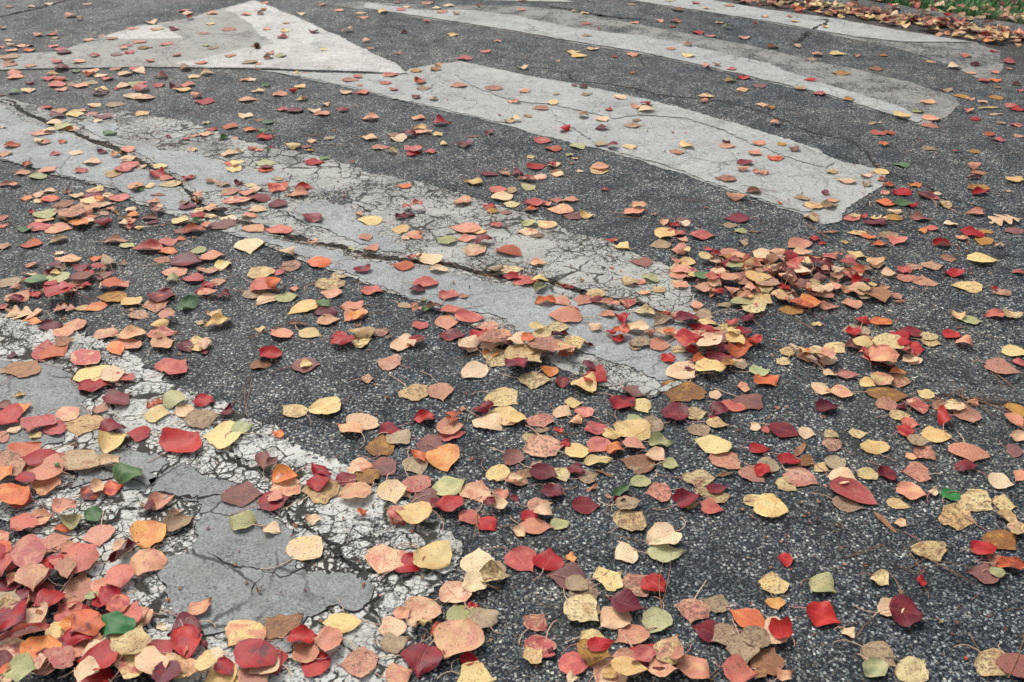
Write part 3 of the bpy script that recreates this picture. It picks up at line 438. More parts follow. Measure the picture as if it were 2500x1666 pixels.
740 40 140 d;860 35 140 tc;990 35 150 d;1050 90 100 s;1110 100 100 p;1200 60 140 c;1340 45 120 c;1080 160 140 l;580 120 150 y;1350 10 110 n;1570 15 70 c;1730 15 190 t;800 195 190 p;930 185 130 m;825 250 210 c;950 320 150 m;1080 300 100 d;1170 315 170 p;1250 320 120 s;1340 280 120 t;1490 280 130 s;1370 370 220 s;1120 370 110 oc;1480 430 170 u;1630 430 170 y;1780 185 70 e;470 320 200 s;720 350 120 r;770 395 140 w;870 400 110 t;60 370 120 p;10 430 70 d;1080 510 200 l;1240 510 200 s;1080 585 160 p;1160 615 120 k;790 525 100 p;500 550 250 p;620 580 140 s;345 660 180 l;510 650 160 s;630 750 240 s;690 680 180 dc;920 770 230 e;1155 875 140 s;40 610 160 s;110 600 60 n;170 830 240 c;50 840 110 dc;280 940 180 cc;780 930 170 kc;950 930 180 m;1070 1040 220 p;950 995 190 r;1200 1110 170 l;1200 1060 130 y;1390 1050 140 k;1460 1090 90 rc;1830 650 80 r;180 1060 240 p;90 1130 170 dc;480 1180 90 t;360 1160 190 p;1240 1235 190 oc;1410 1230 180 s;1720 1160 200 m;1740 1220 150 d;1590 1220 190 t;1830 1260 160 s;1420 1370 270 s;1500 1310 110 r;1810 1345 130 s;1330 1480 220 m;1190 1540 160 y;1690 1470 150 c;1850 1540 90 r;160 1280 140 gc;40 1260 90 t;70 1310 100 s;230 1280 120 u;370 1300 200 p;560 1370 240 p;350 1410 250 s;90 1430 150 p;700 1460 200 q;400 1530 210 d;620 1520 180 r
#N 1500 416 3.76
1180 15 140 t;1340 40 130 sk;1010 95 170 t;1260 215 150 n;1130 260 210 t;1710 270 120 k;1810 340 160 t;1790 450 170 m;200 395 190 s;230 360 120 s;350 415 50 s;460 480 150 sc;650 465 140 u;560 515 100 rc;630 515 110 c;570 590 160 p;450 600 210 y;630 650 90 c;410 690 190 k;820 610 220 p;1110 450 200 d;1080 510 130 k;1150 560 110 l;1290 570 120 nn;1170 670 130 k;610 740 220 s;650 780 80 y;870 730 80 p;80 725 190 y;10 660 60 p;230 860 190 u;320 1010 190 l;150 1060 190 m;270 1140 100 s;1040 770 200 s;940 830 110 r;1060 810 150 w;1010 895 150 d;560 840 90 s;660 860 170 s;820 830 140 s;600 950 190 s;700 980 160 p;740 1000 100 y;825 1015 160 g;1090 930 140 l;960 990 140 c;1200 840 70 y;1270 880 200 p;1390 830 200 c;1510 880 90 c;1280 950 200 p;1190 1020 150 u;1490 990 180 uc;1640 910 180 rc;1600 800 170 r;1680 690 240 s;1730 880 150 c;1820 820 140 o;1840 900 120 d;1600 1060 200 uc;1400 1100 200 t;1320 1050 210 y;1540 1130 120 r;1520 1200 160 p;1800 1060 160 m;1700 1130 220 u;1780 1140 120 t;810 1110 200 t;920 1100 150 c;1060 1060 150 s;1070 1140 190 s;950 1180 170 rc;1200 1190 130 s;1340 1200 220 m;990 1250 160 kc;1290 1290 220 m;1180 1250 190 l;1610 1290 200 w;1670 1250 120 e;1780 1235 190 o;1760 1290 120 e;20 1280 80 s;130 1240 180 p;260 1330 220 m;450 1330 90 rc;600 1350 150 t;760 1330 240 k;430 1410 240 kc;780 1470 200 r;640 1410 230 d;860 1410 170 s;1060 1440 200 k;1080 1420 110 p;1205 1410 90 d;910 1500 160 t;880 1530 150 r;1150 1530 160 r;1070 1550 120 y;70 1390 140 r;190 1490 230 cc;50 1540 140 d;490 1540 120 o;1850 1420 80 y;1850 640 100 r;1100 900 140 t;1330 760 150 t;1450 900 160 n;1600 950 130 p;900 1060 130 p;1250 1130 140 s;1730 780 150 s;1130 800 120 s
#O 2000 416 3.76
550 25 140 y;430 65 160 cc;110 30 100 m;230 110 160 s;430 145 110 k;50 225 110 d;580 100 90 pc;620 150 100 oc;610 215 90 s;750 215 160 r;870 145 100 o;960 235 170 d;1080 225 80 c;1070 265 80 p;630 310 180 o;860 340 90 r;760 310 170 g;1145 320 190 mc;1420 75 130 dr;1800 90 160 y;1460 20 140 t;1450 170 180 w;1460 220 160 r;1730 200 90 cn;130 290 100 s;100 340 170 k;1420 400 190 p;1700 475 280 ck;320 420 90 m;290 450 150 p;500 490 170 d;400 440 90 rc;550 450 150 ck;670 440 150 w;680 390 140 cc;940 450 180 t;1210 505 110 c;930 570 90 o;1010 540 120 p;1540 570 120 w;1390 590 190 r;1310 630 110 s;1500 660 180 w;1770 560 160 u;1640 705 90 cc;340 585 140 y;110 575 160 tn;20 675 70 r;240 670 70 y;460 625 120 oc;540 690 140 oc;650 600 160 k;700 660 180 p;1100 690 190 r;350 790 160 y;290 820 110 t;90 800 130 p;180 800 60 s;520 870 160 s;890 890 140 q;1050 880 190 q;1190 820 150 t;1510 835 250 y;60 850 120 s;80 900 180 dc;280 900 200 p;310 980 170 e;150 980 150 c;650 965 150 c;830 1000 200 q;970 1020 210 t;780 930 150 p;1340 1075 240 t;1220 960 210 rc;1830 940 100 p;100 1110 140 s;490 1060 90 y;320 1130 210 s;380 1140 120 m;530 1180 250 n;290 1230 170 s;740 1215 80 tc;90 1260 190 tc;1410 1390 160 l;1260 1340 190 sc;1300 1450 100 tn;1590 1340 200 p;1770 1340 200 m;1660 1130 170 q;1600 1110 60 r;400 1390 160 r;550 1400 180 o;330 1480 220 k;310 1510 180 r;820 1500 200 d;1200 1520 160 r;1020 1540 170 m;750 1550 170 r;460 1555 120 m
#P 0 0 3.765
90 70 80 s;290 65 80 c;445 45 80 c;800 40 90 t;650 155 140 t;730 185 100 kc;30 265 90 s;360 335 110 c;470 325 110 e;510 355 90 k;85 378 70 c;20 440 80 p;90 425 90 c;180 430 100 s;270 425 90 s;120 470 120 s;270 470 120 o;500 430 110 p;550 460 120 t;580 500 150 d;870 530 90 r;830 380 130 s;950 340 100 t;1040 365 120 t;1400 225 160 cc;1230 275 110 t;1440 285 150 t;1610 285 140 dc;1290 400 130 t;1150 435 130 u;1140 465 80 s;1340 455 130 w;1520 420 120 t;1070 515 120 u;1190 500 100 r;1380 580 110 pc;1680 105 110 p;1710 130 120 p;1950 140 100 s;1750 185 80 r;1930 235 90 p;2260 150 90 s;2100 280 150 t;1870 320 90 t;1950 455 120 k;1890 435 70 l;1630 525 80 p;2110 530 120 t;1850 595 110 d;2340 440 60 n;2290 590 150 k;1700 640 180 nc;100 585 120 t;80 540 190 k;90 615 150 t;290 620 120 t;520 590 130 p;740 585 140 sc;570 640 180 d;700 665 120 g;490 690 130 y;150 680 130 p;150 715 150 s;540 790 160 p;550 740 160 dc;450 735 130 p;670 780 120 k;560 830 120 s;830 665 150 s;850 690 150 ec;930 700 120 c;990 735 130 p;730 800 150 s;840 770 150 k;1140 690 130 c;1280 670 150 c;1240 635 100 p;1480 715 130 p;1080 640 110 t;290 775 100 d;140 860 130 gc;260 845 130 s;30 885 90 d;930 870 170 dc;940 830 120 y;1130 800 150 p;1080 828 60 r;1260 785 150 l;1320 790 80 p;1310 830 190 p;1460 795 120 p;1620 815 140 d;1670 835 160 y;1710 790 150 p;1910 685 140 c;1800 710 120 c;1240 895 180 c;1340 910 170 p;1070 965 180 k;860 975 130 s;1870 940 190 r;1800 895 130 sc;2250 745 80 o;2310 740 90 c;2340 850 70 c;2290 925 170 s;420 1000 120 r;520 1030 170 t;740 1030 100 s;530 1090 180 d;680 1060 160 y;830 1055 130 t;900 1130 100 c;940 1090 180 d;510 1140 150 c;400 1240 200 s;640 1200 160 s;580 1190 170 l;470 1225 120 c;1310 1055 140 y;1020 1250 150 gc;370 1315 90 c;420 1330 160 t;580 1320 120 e;130 1360 170 ec;30 1190 60 c;40 1440 160 t;950 1420 110 dc;1170 1395 140 s;1080 1445 110 s;1190 1475 150 c;1150 1500 60 u;710 1425 130 c;840 1515 160 c;510 1435 100 p;1190 1540 190 p;1300 1550 110 c;1470 1545 150 y;270 1530 130 dc;2260 1070 150 c;1900 1135 80 l;2100 1170 160 e;2290 1200 120 o;1960 1200 110 r;1900 1250 130 s;1780 1265 70 s;1720 1295 60 r;2060 1290 130 gc;2160 1280 110 s;1550 1272 40 r;1780 1395 120 sc;2200 1415 90 cc;2090 1430 150 c;2320 1385 90 d;2130 1525 130 d;2180 1545 140 y
#Q 625 0 3.765
70 35 80 s;610 50 90 sc;420 135 110 c;760 100 80 s;970 122 110 k;1170 120 120 yc;1300 35 90 tc;1380 75 90 c;1330 100 90 p;1570 35 130 t;1660 80 100 c;1760 60 110 c;1700 120 120 t;1840 140 90 k;2050 60 70 ec;980 165 110 t;50 110 110 t;40 145 90 t;270 225 70 t;100 280 90 s;260 305 90 p;250 360 120 p;525 310 130 dc;840 290 120 cc;1020 385 100 sc;1580 200 90 s;1360 305 80 dc;1800 330 110 y;1050 445 80 k;1300 495 80 t;630 475 70 c;20 450 60 n;130 510 120 t;220 530 110 l;120 550 110 t;20 600 70 t;20 640 80 t;2100 480 110 p;2220 385 70 c;1910 545 140 t;1680 605 90 t;1480 660 110 w;1640 650 150 wc;450 680 70 t;370 710 100 yc;870 750 150 t;930 720 100 p;1240 700 150 p;1180 775 120 p;1510 775 150 d;950 798 60 t;1550 825 140 k;1260 838 90 p;1860 800 150 t;2180 825 160 t;1480 910 120 uc;1640 930 110 kc;100 795 110 gc;40 850 90 y;350 850 110 rc;410 805 130 y;230 880 150 p;410 925 130 m;450 920 60 d;840 860 130 c;970 860 130 p;640 975 80 c;240 1015 110 p;350 1025 160 d;530 1025 130 c;600 1055 140 s;790 1025 150 dc;1040 1100 190 s;1500 1095 140 s;1710 1145 190 r;2150 1230 130 dc;30 1110 90 w;120 1130 110 g;20 1200 60 r;90 1275 150 r;80 1235 130 g;1500 1190 150 s;1260 1245 120 k;1310 1285 170 c;1510 1225 150 s;1410 1255 170 dc;1580 1225 90 s;1665 1240 110 y;1030 1280 160 c;680 1275 110 k;1730 1335 110 yc;1910 1345 180 d;1155 1360 170 t;1240 1405 130 y;1450 1420 140 r;1460 1390 180 p;1600 1405 110 p;450 1355 110 u;340 1360 160 y;520 1310 90 s;490 1390 80 w;30 1395 80 p;140 1365 40 r;640 1470 110 g;540 1510 170 r;110 1560 120 d;80 1520 160 l;890 1497 40 o;2320 1130 130 k;2340 950 60 s;1990 1260 130 tn
#R 1250 0 3.765
100 10 80 s;1100 45 80 t;90 95 90 t;575 115 80 cc;660 130 90 c;1450 15 100 l;1690 42 80 p;1785 90 60 s;1990 65 100 t;2310 165 80 s;1520 100 130 w;2230 215 50 r;680 225 110 t;800 270 40 r;1360 200 120 sc;1120 215 90 s;1480 250 60 r;1500 205 120 t;1900 215 80 s;1980 265 110 g;1700 305 120 r;1820 335 100 p;2130 355 120 s;690 340 90 k;1610 430 110 s;1470 462 100 t;750 457 120 c;570 490 120 c;620 522 140 y;1110 512 120 s;945 530 50 r;1620 525 120 y;420 570 40 y;1110 680 35 o;1790 625 100 s;1880 615 70 k;2010 650 90 p;100 635 120 c;2130 720 120 r;2010 750 130 yc;2280 795 140 u;2130 830 130 s;570 800 70 dc;650 815 110 dc;120 855 100 s;410 880 70 k;690 882 100 k;990 910 130 c;380 955 130 c;40 950 90 sc;265 1005 150 t;1770 890 140 t;1765 940 100 s;2310 975 120 s;1130 1000 110 s;1240 1030 150 c;1230 980 140 rc;880 1025 80 r;660 1090 130 w;820 1110 140 c;1150 1115 90 k;1120 1165 160 k;835 1200 130 d;150 1080 90 w;30 1120 90 c;490 1205 160 rc;290 1300 180 p;375 1375 160 e;610 1355 160 l;830 1340 140 k;930 1370 150 dc;1080 1370 150 m;1610 1365 180 y;1510 1415 130 t;1980 1350 150 t;1970 1320 80 d;2270 1330 130 s;2235 1425 140 s;2140 1510 150 d;525 1435 80 l;170 1450 90 t;580 1465 60 s;380 1520 120 c;230 1540 180 r;370 1540 110 rc;790 1545 190 s;540 1510 60 n
#S 1875 0 3.765
200 165 60 s;250 210 90 s;525 262 80 y;260 435 100 cc;445 510 140 sc;390 550 110 k;50 440 130 n;650 500 150 t;980 640 140 n;660 680 160 w;380 750 110 r;305 820 130 k;475 868 120 p;750 928 110 w;20 1000 80 w;60 1145 100 sc;1070 515 90 w;820 520 90 t;1500 570 90 t;1800 520 110 p;2080 480 80 r;1890 605 110 dc;1720 628 130 c;2200 580 130 p;2220 635 60 s;2090 680 90 s;1860 680 90 s;1970 750 120 p;2080 745 110 o;1630 835 140 kc;1765 890 140 w;1850 920 80 s;1960 940 100 s;2110 905 140 w;2290 785 100 dc;2320 845 70 p;2110 810 100 kc;1460 950 150 s;1380 1035 130 l;1240 1080 170 s;1500 1100 160 s;1840 1025 140 p;2020 1000 190 yn;2240 985 120 p;2280 1015 130 r;2090 1055 170 cn;1910 1100 100 r;2130 1135 100 k;1500 1160 170 t;1000 1230 150 p;1100 1225 120 e;980 1140 150 cn;1065 1335 100 o;2040 1240 110 e;2110 1295 120 p;1470 1370 130 k;1210 1525 150 g;1890 1400 110 w;230 1385 170 uc;70 1465 150 r;130 1340 100 w;2290 1160 120 p;2310 1255 100 t;1900 1555 150 s
"""
NEEDLES = """
#E 2000 1250 3.77
250 430 650 285 p;830 370 950 620;880 390 1450 700 p;640 550 800 840 p;820 530 1220 320;890 580 1050 480;350 1150 510 980;160 1090 430 990;1380 1115 1480 1290;1220 1140 1380 1120;1730 1560 1885 1150;720 510 860 575;1700 920 1885 895;970 700 1010 820;1400 820 1520 740;1040 460 1490 550
#D 1500 1250 3.77
420 920 525 380;430 925 450 480;850 1568 1040 1400;880 1568 1050 1420;20 265 300 300 p
#C 1000 1250 3.77
590 260 615 -20;645 250 625 -20;800 155 1010 130;790 165 1000 150;410 530 550 620;640 0 830 75;670 700 840 780 p;280 890 400 820
#F 0 833 3.76
880 750 1260 600;-20 60 100 -60;1090 270 1250 240
#G 500 833 3.76
230 620 440 300;375 650 440 310;390 690 370 400;1120 1120 1360 1010;1690 1340 1880 1220
#H 1000 833 3.76
440 180 700 130;1300 870 1600 850 p
#J 2000 833 3.76
1370 525 1840 575;1400 530 1740 660 p;1480 610 1640 720;1420 540 1740 630;1590 290 1780 450 p;1570 280 1730 450
#I 1500 833 3.76
1380 40 1650 110 p;1400 70 1640 90
#L 500 416 3.76
410 1560 950 1340 t;680 650 1200 720 p;700 660 1000 690;880 1080 1080 1000
#M 1000 416 3.76
1050 940 1310 1030 p;600 970 850 1030 p;1080 980 1280 1040
#N 1500 416 3.76
0 430 370 465 p;580 260 920 300;1180 155 1440 205;1340 230 1700 400 p;1050 590 1410 470 p;1740 490 1880 590 p;1270 1400 1400 1510;1640 1360 1880 1500 p;1260 1380 1560 1350;700 1200 860 1230
#O 2000 416 3.76
360 190 520 300;0 580 130 650 p;560 1120 770 1080;1500 1510 1640 1568
#P 0 0 3.765
1340 1330 1600 1270;1000 1060 1280 995
#Q 625 0 3.765
2150 1465 2353 1540;880 1310 1050 1370
"""
# ---------------- leaves ----------------
LM = leaf_mat()
# code: (colour sRGB, second colour sRGB, spot amount, how flat it lies, words)
COL = {
 'r': ((164, 26, 36), (184, 50, 44), .10, 1.0, 'red'), 'd': ((102, 32, 46), (132, 38, 48), .15, .9, 'dark maroon'),
 'p': ((186, 90, 88), (206, 122, 104), .32, .9, 'dusty pink'), 's': ((212, 144, 118), (224, 174, 130), .32, .9, 'salmon'),
 'c': ((232, 192, 154), (234, 202, 166), .34, .9, 'cream'), 'y': ((228, 200, 138), (224, 184, 122), .30, .8, 'yellow'),
 'm': ((220, 198, 146), (200, 166, 118), .62, .45, 'brown-spotted tan'), 'k': ((180, 158, 126), (158, 130, 104), .60, .4, 'grey-brown'),
 'n': ((150, 106, 78), (170, 122, 84), .55, .5, 'brown'), 'u': ((128, 86, 84), (150, 98, 88), .45, .4, 'purplish brown'),
 't': ((190, 132, 112), (200, 152, 122), .55, .5, 'dull rose-brown'), 'o': ((210, 106, 66), (222, 144, 76), .15, .9, 'orange'),
 'g': ((78, 112, 72), (112, 140, 88), .30, .9, 'green'), 'v': ((42, 116, 58), (52, 126, 66), .08, .8, 'bright green'),
 'l': ((170, 172, 122), (190, 184, 136), .35, .7, 'pale olive-green'), 'w': ((190, 140, 68), (142, 96, 56), .55, .5, 'golden brown'),
 'e': ((184, 94, 58), (166, 84, 60), .35, .7, 'rust orange'), 'q': ((218, 170, 140), (204, 136, 118), .70, .5, 'pink spotted'),
 'a': ((224, 166, 98), (214, 140, 88), .25, .8, 'apricot')}
PROF = [(0, .03), (.04, .22), (.10, .38), (.20, .52), (.32, .60), (.44, .60), (.56, .52), (.67, .39), (.76, .25), (.82, .13), (.88, .065), (.94, .035), (1, .012)]
PRND = [(0, .06), (.04, .28), (.10, .42), (.20, .54), (.34, .60), (.50, .60), (.64, .54), (.76, .43), (.86, .28), (.93, .14), (.97, .06), (1, .0)]
def lut(tab, u):
    for (a, x), (b, y) in zip(tab, tab[1:]):
        if u <= b: return x + (y - x) * (u - a) / (b - a)
    return 0.0
def blade(L, W, form, flat, rg, nu=13, nv=8):
    """one leaf: returns verts, faces, uvs (per vertex), base point"""
    if form == 'k':
        nu, nv = 22, 8
    rr = rg.random() ** 2.4; V = []; UV = []; asym = rg.uniform(-.06, .06); ph = rg.uniform(0, 99)
    ang = rg.uniform(0, math.pi)
    if form == 'c':
        half = rg.choice((-1, 1, 1)) * rg.uniform(.6, 1.25); ang = rg.choice((0, 0, rg.uniform(-.7, .7), math.pi / 2))
    elif form == 'r':
        half = rg.uniform(2.6, 3.8); ang = rg.uniform(-.2, .2)
    elif form == 'n': half = rg.uniform(.3, 1.0); ang = 0
    elif form == 'k': half = rg.uniform(-.5, .6)
    else:
        half = rg.choice((-1, 1, 1)) * rg.uniform(.04, .40) * flat
        if rg.random() < .5: ang = rg.uniform(-.4, .4)
    half2 = rg.uniform(-.26, .26) * flat * (1 if form in 'fc' else .4)
    span = W if abs(math.sin(ang)) < .5 else L
    kc = half / (span * .5)
    ca, sa = math.cos(ang), math.sin(ang)
    amp = rg.uniform(.0005, .0026) * (.25 + flat) * (1.3 if form == 'c' else 1)
    vfold = rg.uniform(.0, .35) * flat if rg.random() < .5 else 0
    ue = rg.uniform(.80, .93) if form in 'fc' and rg.random() < .13 else 1.0; us = rg.uniform(.04, .12) if rg.random() < .12 else 0
    rag = .16 if flat > .6 else .30
    for i in range(nu + 1):
        u = us + (ue - us) * (i / nu if form == 'k' else (i / nu) * (1.22 - .22 * (i / nu)))
        if ue < 1 and i == nu: u += .05 * noise.noise(Vector((ph, i, 1)))
        if form == 'k':
            hw = (.16 + .84 * abs(math.sin(u * math.pi * 3.5)) ** 1.3) * (math.sin(math.pi * min(1, u * .9 + .12)) ** .7) * .62 if u < 1 else 0
        elif form == 'n': hw = .5 * math.sin(math.pi * min(1, u * .97 + .03)) ** .8
        else: hw = lut(PROF, u) * (1 - rr) + lut(PRND, u) * rr
        sl = .30 * L if form == 'k' else 0
        for j in range(nv + 1):
            v = -1 + 2 * j / nv
            nz = noise.noise(Vector((u * 5 + ph, v * 2, ph)))
            y = v * hw * W * .84 * (1 + rag * nz * abs(v) + rag * .5 * noise.noise(Vector((u * 14 + ph, v, ph))) * abs(v)) + asym * W * math.sin(u * 3.14)
            x = (u - .5) * L + sl * abs(v) * hw - (.05 * L * abs(v) if u < .15 and form not in 'nk' else 0)
            z = amp * abs(v) ** 1.6 * math.sin(u * 9 + ph + (2 if v > 0 else 0)) * 1.3 + amp * 1.4 * noise.noise(Vector((u * 3 + ph, v * 1.6, 0)))
            z += vfold * abs(v) * hw * W * .5
            # bend round an axis lying at angle ang to the midrib
            p = x * ca + y * sa; q = -x * sa + y * ca
            if abs(kc) > 1e-4:
                rad = 1 / kc
                if form == 'r':      # spiral so the layers do not meet
                    th = q * kc; rad2 = rad * (1 - .07 * abs(th)); q2 = rad2 * math.sin(th); z2 = rad2 * (1 - math.cos(th))
                else:
                    q2 = rad * math.sin(q * kc); z2 = rad * (1 - math.cos(q * kc))
                z += z2; q = q2
            k2 = half2 / (L * .5)
            z += .5 * k2 * p * p
            x = p * ca - q * sa; y = p * sa + q * ca
            V.append(Vector((x, y, z))); UV.append((u, v))
    # a little tilt
    if form in 'fck' and flat > .6:
        ty, tx = rg.uniform(-.07, .07), rg.uniform(-.07, .07)
        for p in V: p.z += p.x * ty + p.y * tx
    mz = min(p.z for p in V)
    for p in V: p.z -= mz
    F = [(i * (nv + 1) + j, (i + 1) * (nv + 1) + j, (i + 1) * (nv + 1) + j + 1, i * (nv + 1) + j + 1) for i in range(nu) for j in range(nv)]
    return V, F, UV, V[nv // 2].copy()
def stem_geo(b, L, rg, drop, r=.00075):
    """thin curved stalk from the blade base down to the ground"""
    ln = L * rg.uniform(.45, .95); a = math.pi + rg.uniform(-.5, .5); cv = rg.uniform(-1.3, 1.3); n = 9
    P = []; x, y = b.x, b.y; z0 = b.z; zg = -drop + .0012
    for i in range(n + 1):
        t = i / n; z = zg + (z0 - zg) * (1 - t) ** 2.2 + .004 * math.sin(t * 3.1) * rg.uniform(.2, 1)
        P.append(Vector((x, y, z))); a += cv / n * (1 + t); x += math.cos(a) * ln / n; y += math.sin(a) * ln / n
    V = []; F = []
    for i, p in enumerate(P):
        d = (P[min(n, i + 1)] - P[max(0, i - 1)]).normalized(); s = d.cross(Vector((0, 0, 1))).normalized(); t = s.cross(d)
        rr = r * (1 - .35 * i / n) * (1.5 if i == n else 1)
        for k in range(5):
            q = p + s * math.cos(k * 1.2566) * rr + t * math.sin(k * 1.2566) * rr; V.append(q)
        if i:
            for k in range(5): F.append(((i - 1) * 5 + k, (i - 1) * 5 + (k + 1) % 5, i * 5 + (k + 1) % 5, i * 5 + k))
    F.append(tuple(range(n * 5, n * 5 + 5)))
    return V, F
def paint_attrs(me, n, tints):
    """tints: list of (count, tint, tint2, info) in vertex order"""
    for nm, k in (('tint', 1), ('tint2', 2), ('info', 3)):
        a = me.attributes.new(nm, 'FLOAT_COLOR', 'POINT'); buf = []
        for t in tints: buf += [*t[k], 1.0] * t[0]
        a.data.foreach_set('color', buf)
def set_uv(me, UV):
    l = me.uv_layers.new(name='UVMap'); buf = []
    idx = [0] * len(me.loops); me.loops.foreach_get('vertex_index', idx)
    for i in idx: buf += UV[i]
    l.data.foreach_set('uv', buf)

def surf_z(p):
    z = 0
    for o, h in POLYS:
        if h > z and inpoly(p, o): z = h
    return z
# heights already covered, in 1 cm cells, so that leaves lie on leaves
HM = {}
def stack(c, L, W, yaw, thick, cap=.026):
    ca, sa = math.cos(yaw), math.sin(yaw); cells = set()
    for i in (-.34, -.17, 0, .17, .34):
        for j in (-.3, 0, .3):
            x = c.x + ca * L * i - sa * W * j; y = c.y + sa * L * i + ca * W * j
            cells.add((int(math.floor(x * 90)), int(math.floor(y * 90))))
    hs = sorted(HM.get(k, 0) for k in cells)
    z = hs[int(len(hs) * .85)]; z = min(z, cap)
    for k in cells: HM[k] = max(HM.get(k, 0), z + thick)
    return z

items = []
for sx, sy, wx, wy, cnt in [(1870, 685, 185, 52, 85), (1700, 840, 110, 22, 22), (1960, 875, 80, 18, 12), (2150, 880, 90, 18, 12), (260, 520, 150, 26, 22), (1330, 860, 90, 26, 16), (150, 690, 130, 40, 20), (2080, 700, 90, 40, 14), (1150, 840, 90, 20, 8)]:
    rx = random.Random(int(sx + sy))
    for k in range(cnt):
        m = Vector((rx.gauss(sx, wx * .6), min(895, rx.gauss(sy, wy * .6)))); wpx = (m.y + 590) * .038 * rx.uniform(.55, 1.0)
        L = (G(m.x + wpx / 2, m.y) - G(m.x - wpx / 2, m.y)).length
        items.append(dict(m=m, L=L, W=L * rx.uniform(.8, .95), yaw=rx.uniform(0, 6.28), c=rx.choice('ppssscctttrddmmkuo'), f=rx.choice('fffccr'), ar=1, rg=rx, n=len(items)))
for sx, sy, wx, wy, cnt in [(150, 1500, 190, 170, 34), (60, 1200, 90, 90, 8), (560, 1640, 320, 40, 12), (1500, 1630, 200, 40, 5)]:      # the heap's lower layers
    rx = random.Random(int(sx * sy))
    for k in range(cnt):
        m = Vector((sx + rx.uniform(-1, 1) * wx, sy + rx.uniform(-1, 1) * wy))
        if sx == 150 and m.x - 40 > 330 - (1560 - m.y) * .75: continue
        wpx = (m.y + 590) * .0405 * rx.uniform(.85, 1.08); L = (G(m.x + wpx / 2, m.y) - G(m.x - wpx / 2, m.y)).length
        items.append(dict(m=m, L=L, W=L * rx.uniform(.85, .98), yaw=rx.uniform(0, 6.28), c=rx.choice('pprrssccdtoy'), f=rx.choice('ffffcc'), ar=wpx * wpx * .75, rg=rx, n=len(items)))
for block in LEAVES.strip().split('#')[1:]:
    hd, body = block.split('\n', 1); _, ox, oy, sc = hd.split(); ox, oy, sc = float(ox), float(oy), float(sc)
    for e in body.replace('\n', '').split(';'):
        t = e.split()
        if not t: continue
        ci = next(i for i, v in enumerate(t) if v[0].isalpha())
        nums = [float(v) for v in t[:ci]]; code = t[ci]; form = code[1] if len(code) > 1 else 'f'
        ratio = float(t[ci + 1]) if len(t) > ci + 1 else None
        rg = random.Random(hash((round(nums[0]), round(nums[1]), len(items))) & 0xffffff)
        if len(nums) == 4:
            a = Vector((ox + nums[0] / sc, oy + nums[1] / sc)); b = Vector((ox + nums[2] / sc, oy + nums[3] / sc))
            m = (a + b) / 2; d = b - a; pr = (ratio if ratio else .85)
            pd = Vector((-d.y, d.x)) * pr * .5
            A, B = G(*a), G(*b); L = (B - A).length; W = (G(*(m + pd)) - G(*(m - pd))).length
            yaw = math.atan2(B.y - A.y, B.x - A.x); px = d.length; ar = px * px * pr
        else:
            m = Vector((ox + nums[0] / sc, oy + nums[1] / sc)); wpx = nums[2] / sc
            L = (G(m.x + wpx / 2, m.y) - G(m.x - wpx / 2, m.y)).length
            if form in 'nrk' or rg.random() < .45: yaw = rg.choice((0, math.pi)) + rg.uniform(-.35, .35)
            else: yaw = rg.uniform(0, 6.28)
            W = L * rg.uniform(.84, 1.0); L *= 1.18 if m.y > 420 else 1.06
            if wpx > 48 and form == 'f': L *= .97
            if form == 'c': W *= .9
            ar = wpx * wpx * .5
        if form == 'f' and len(nums) == 3 and rg.random() < .20: form = 'c'
        if form == 'c' and len(nums) == 3 and L > .05: L *= .86; W *= .86
        if form == 'n': W = L * rg.uniform(.2, .3)
        elif form == 'r': W = L * rg.uniform(.8, .95); 
        elif form == 'k': W = L * .8
        else: W = max(.5 * L, min(W, 1.35 * L))
        if L > .11: W = min(W, .085)
        L = min(L, .13)
        items.append(dict(m=m, L=L, W=W, yaw=yaw, c=code[0], f=form, ar=ar, rg=rg, n=len(items)))

def tints(it):
    rg = it['rg']; c1, c2, sp, fl, _ = COL[it['c']]
    h = 1 + rg.uniform(-.13, .16); w1 = rg.uniform(-.05, .05)
    def adj(c):
        l = s2l(c); return (min(.85, l[0] * h * (1 + w1)), min(.8, l[1] * h), min(.8, l[2] * h * (1 - w1)))
    o1, o2 = adj(c1), adj(c2)
    if it['c'] in 'psc' and rg.random() < .4: o2 = adj(COL[rg.choice('ycs')][0])
    if it['c'] in 'rd' and rg.random() < .3: o2 = adj(COL[rg.choice('rdo')][0])
    if it['c'] in 'mkqt' and rg.random() < .3: o2 = adj(COL[rg.choice('ypn')][0])
    sp = max(0, sp + rg.uniform(-.14, .14))
    return o1, o2, (sp, rg.random(), rg.uniform(.2, .8))

def onscreen(it):
    m = it['m']; return -10 < m.x < 2510 and -10 < m.y < 1676
cand = sorted([i for i in items if onscreen(i)], key=lambda i: -i['ar'])
BIG = set(i['n'] for i in cand[:300])

# ---- words that single each leaf out ----
big = [i for i in items if i['n'] in BIG]
SURF = [((0, 0), 'on the grey-brown asphalt')]
NEAR1 = [Vector(p) for p in [(0, 768), (150, 810), (279, 846), (412, 934), (566, 1006), (713, 1090), (930, 1195), (1125, 1320), (1060, 1440), (1010, 1570), (985, 1740), (430, 1740), (400, 1600), (250, 1440), (90, 1330), (-10, 1250)]]
NEAR2 = [Vector(p) for p in [(0, 262), (300, 272), (610, 350), (905, 425), (1173, 492), (1412, 573), (1633, 655), (1700, 730), (1750, 825), (1600, 975), (1300, 870), (1000, 732), (681, 613), (319, 493), (0, 393)]]
NEAR3 = [Vector(p) for p in [(633, 173), (1122, 151), (1542, 236), (1997, 364), (2163, 420), (2013, 549), (1622, 414), (1116, 279)]]
def surface(m):
    if inpoly(m, NEAR1): return 'on cracked white stripe'
    if inpoly(m, NEAR2): return 'on worn grey stripe'
    if inpoly(m, NEAR3): return 'on pale stripe'
    return 'on asphalt'
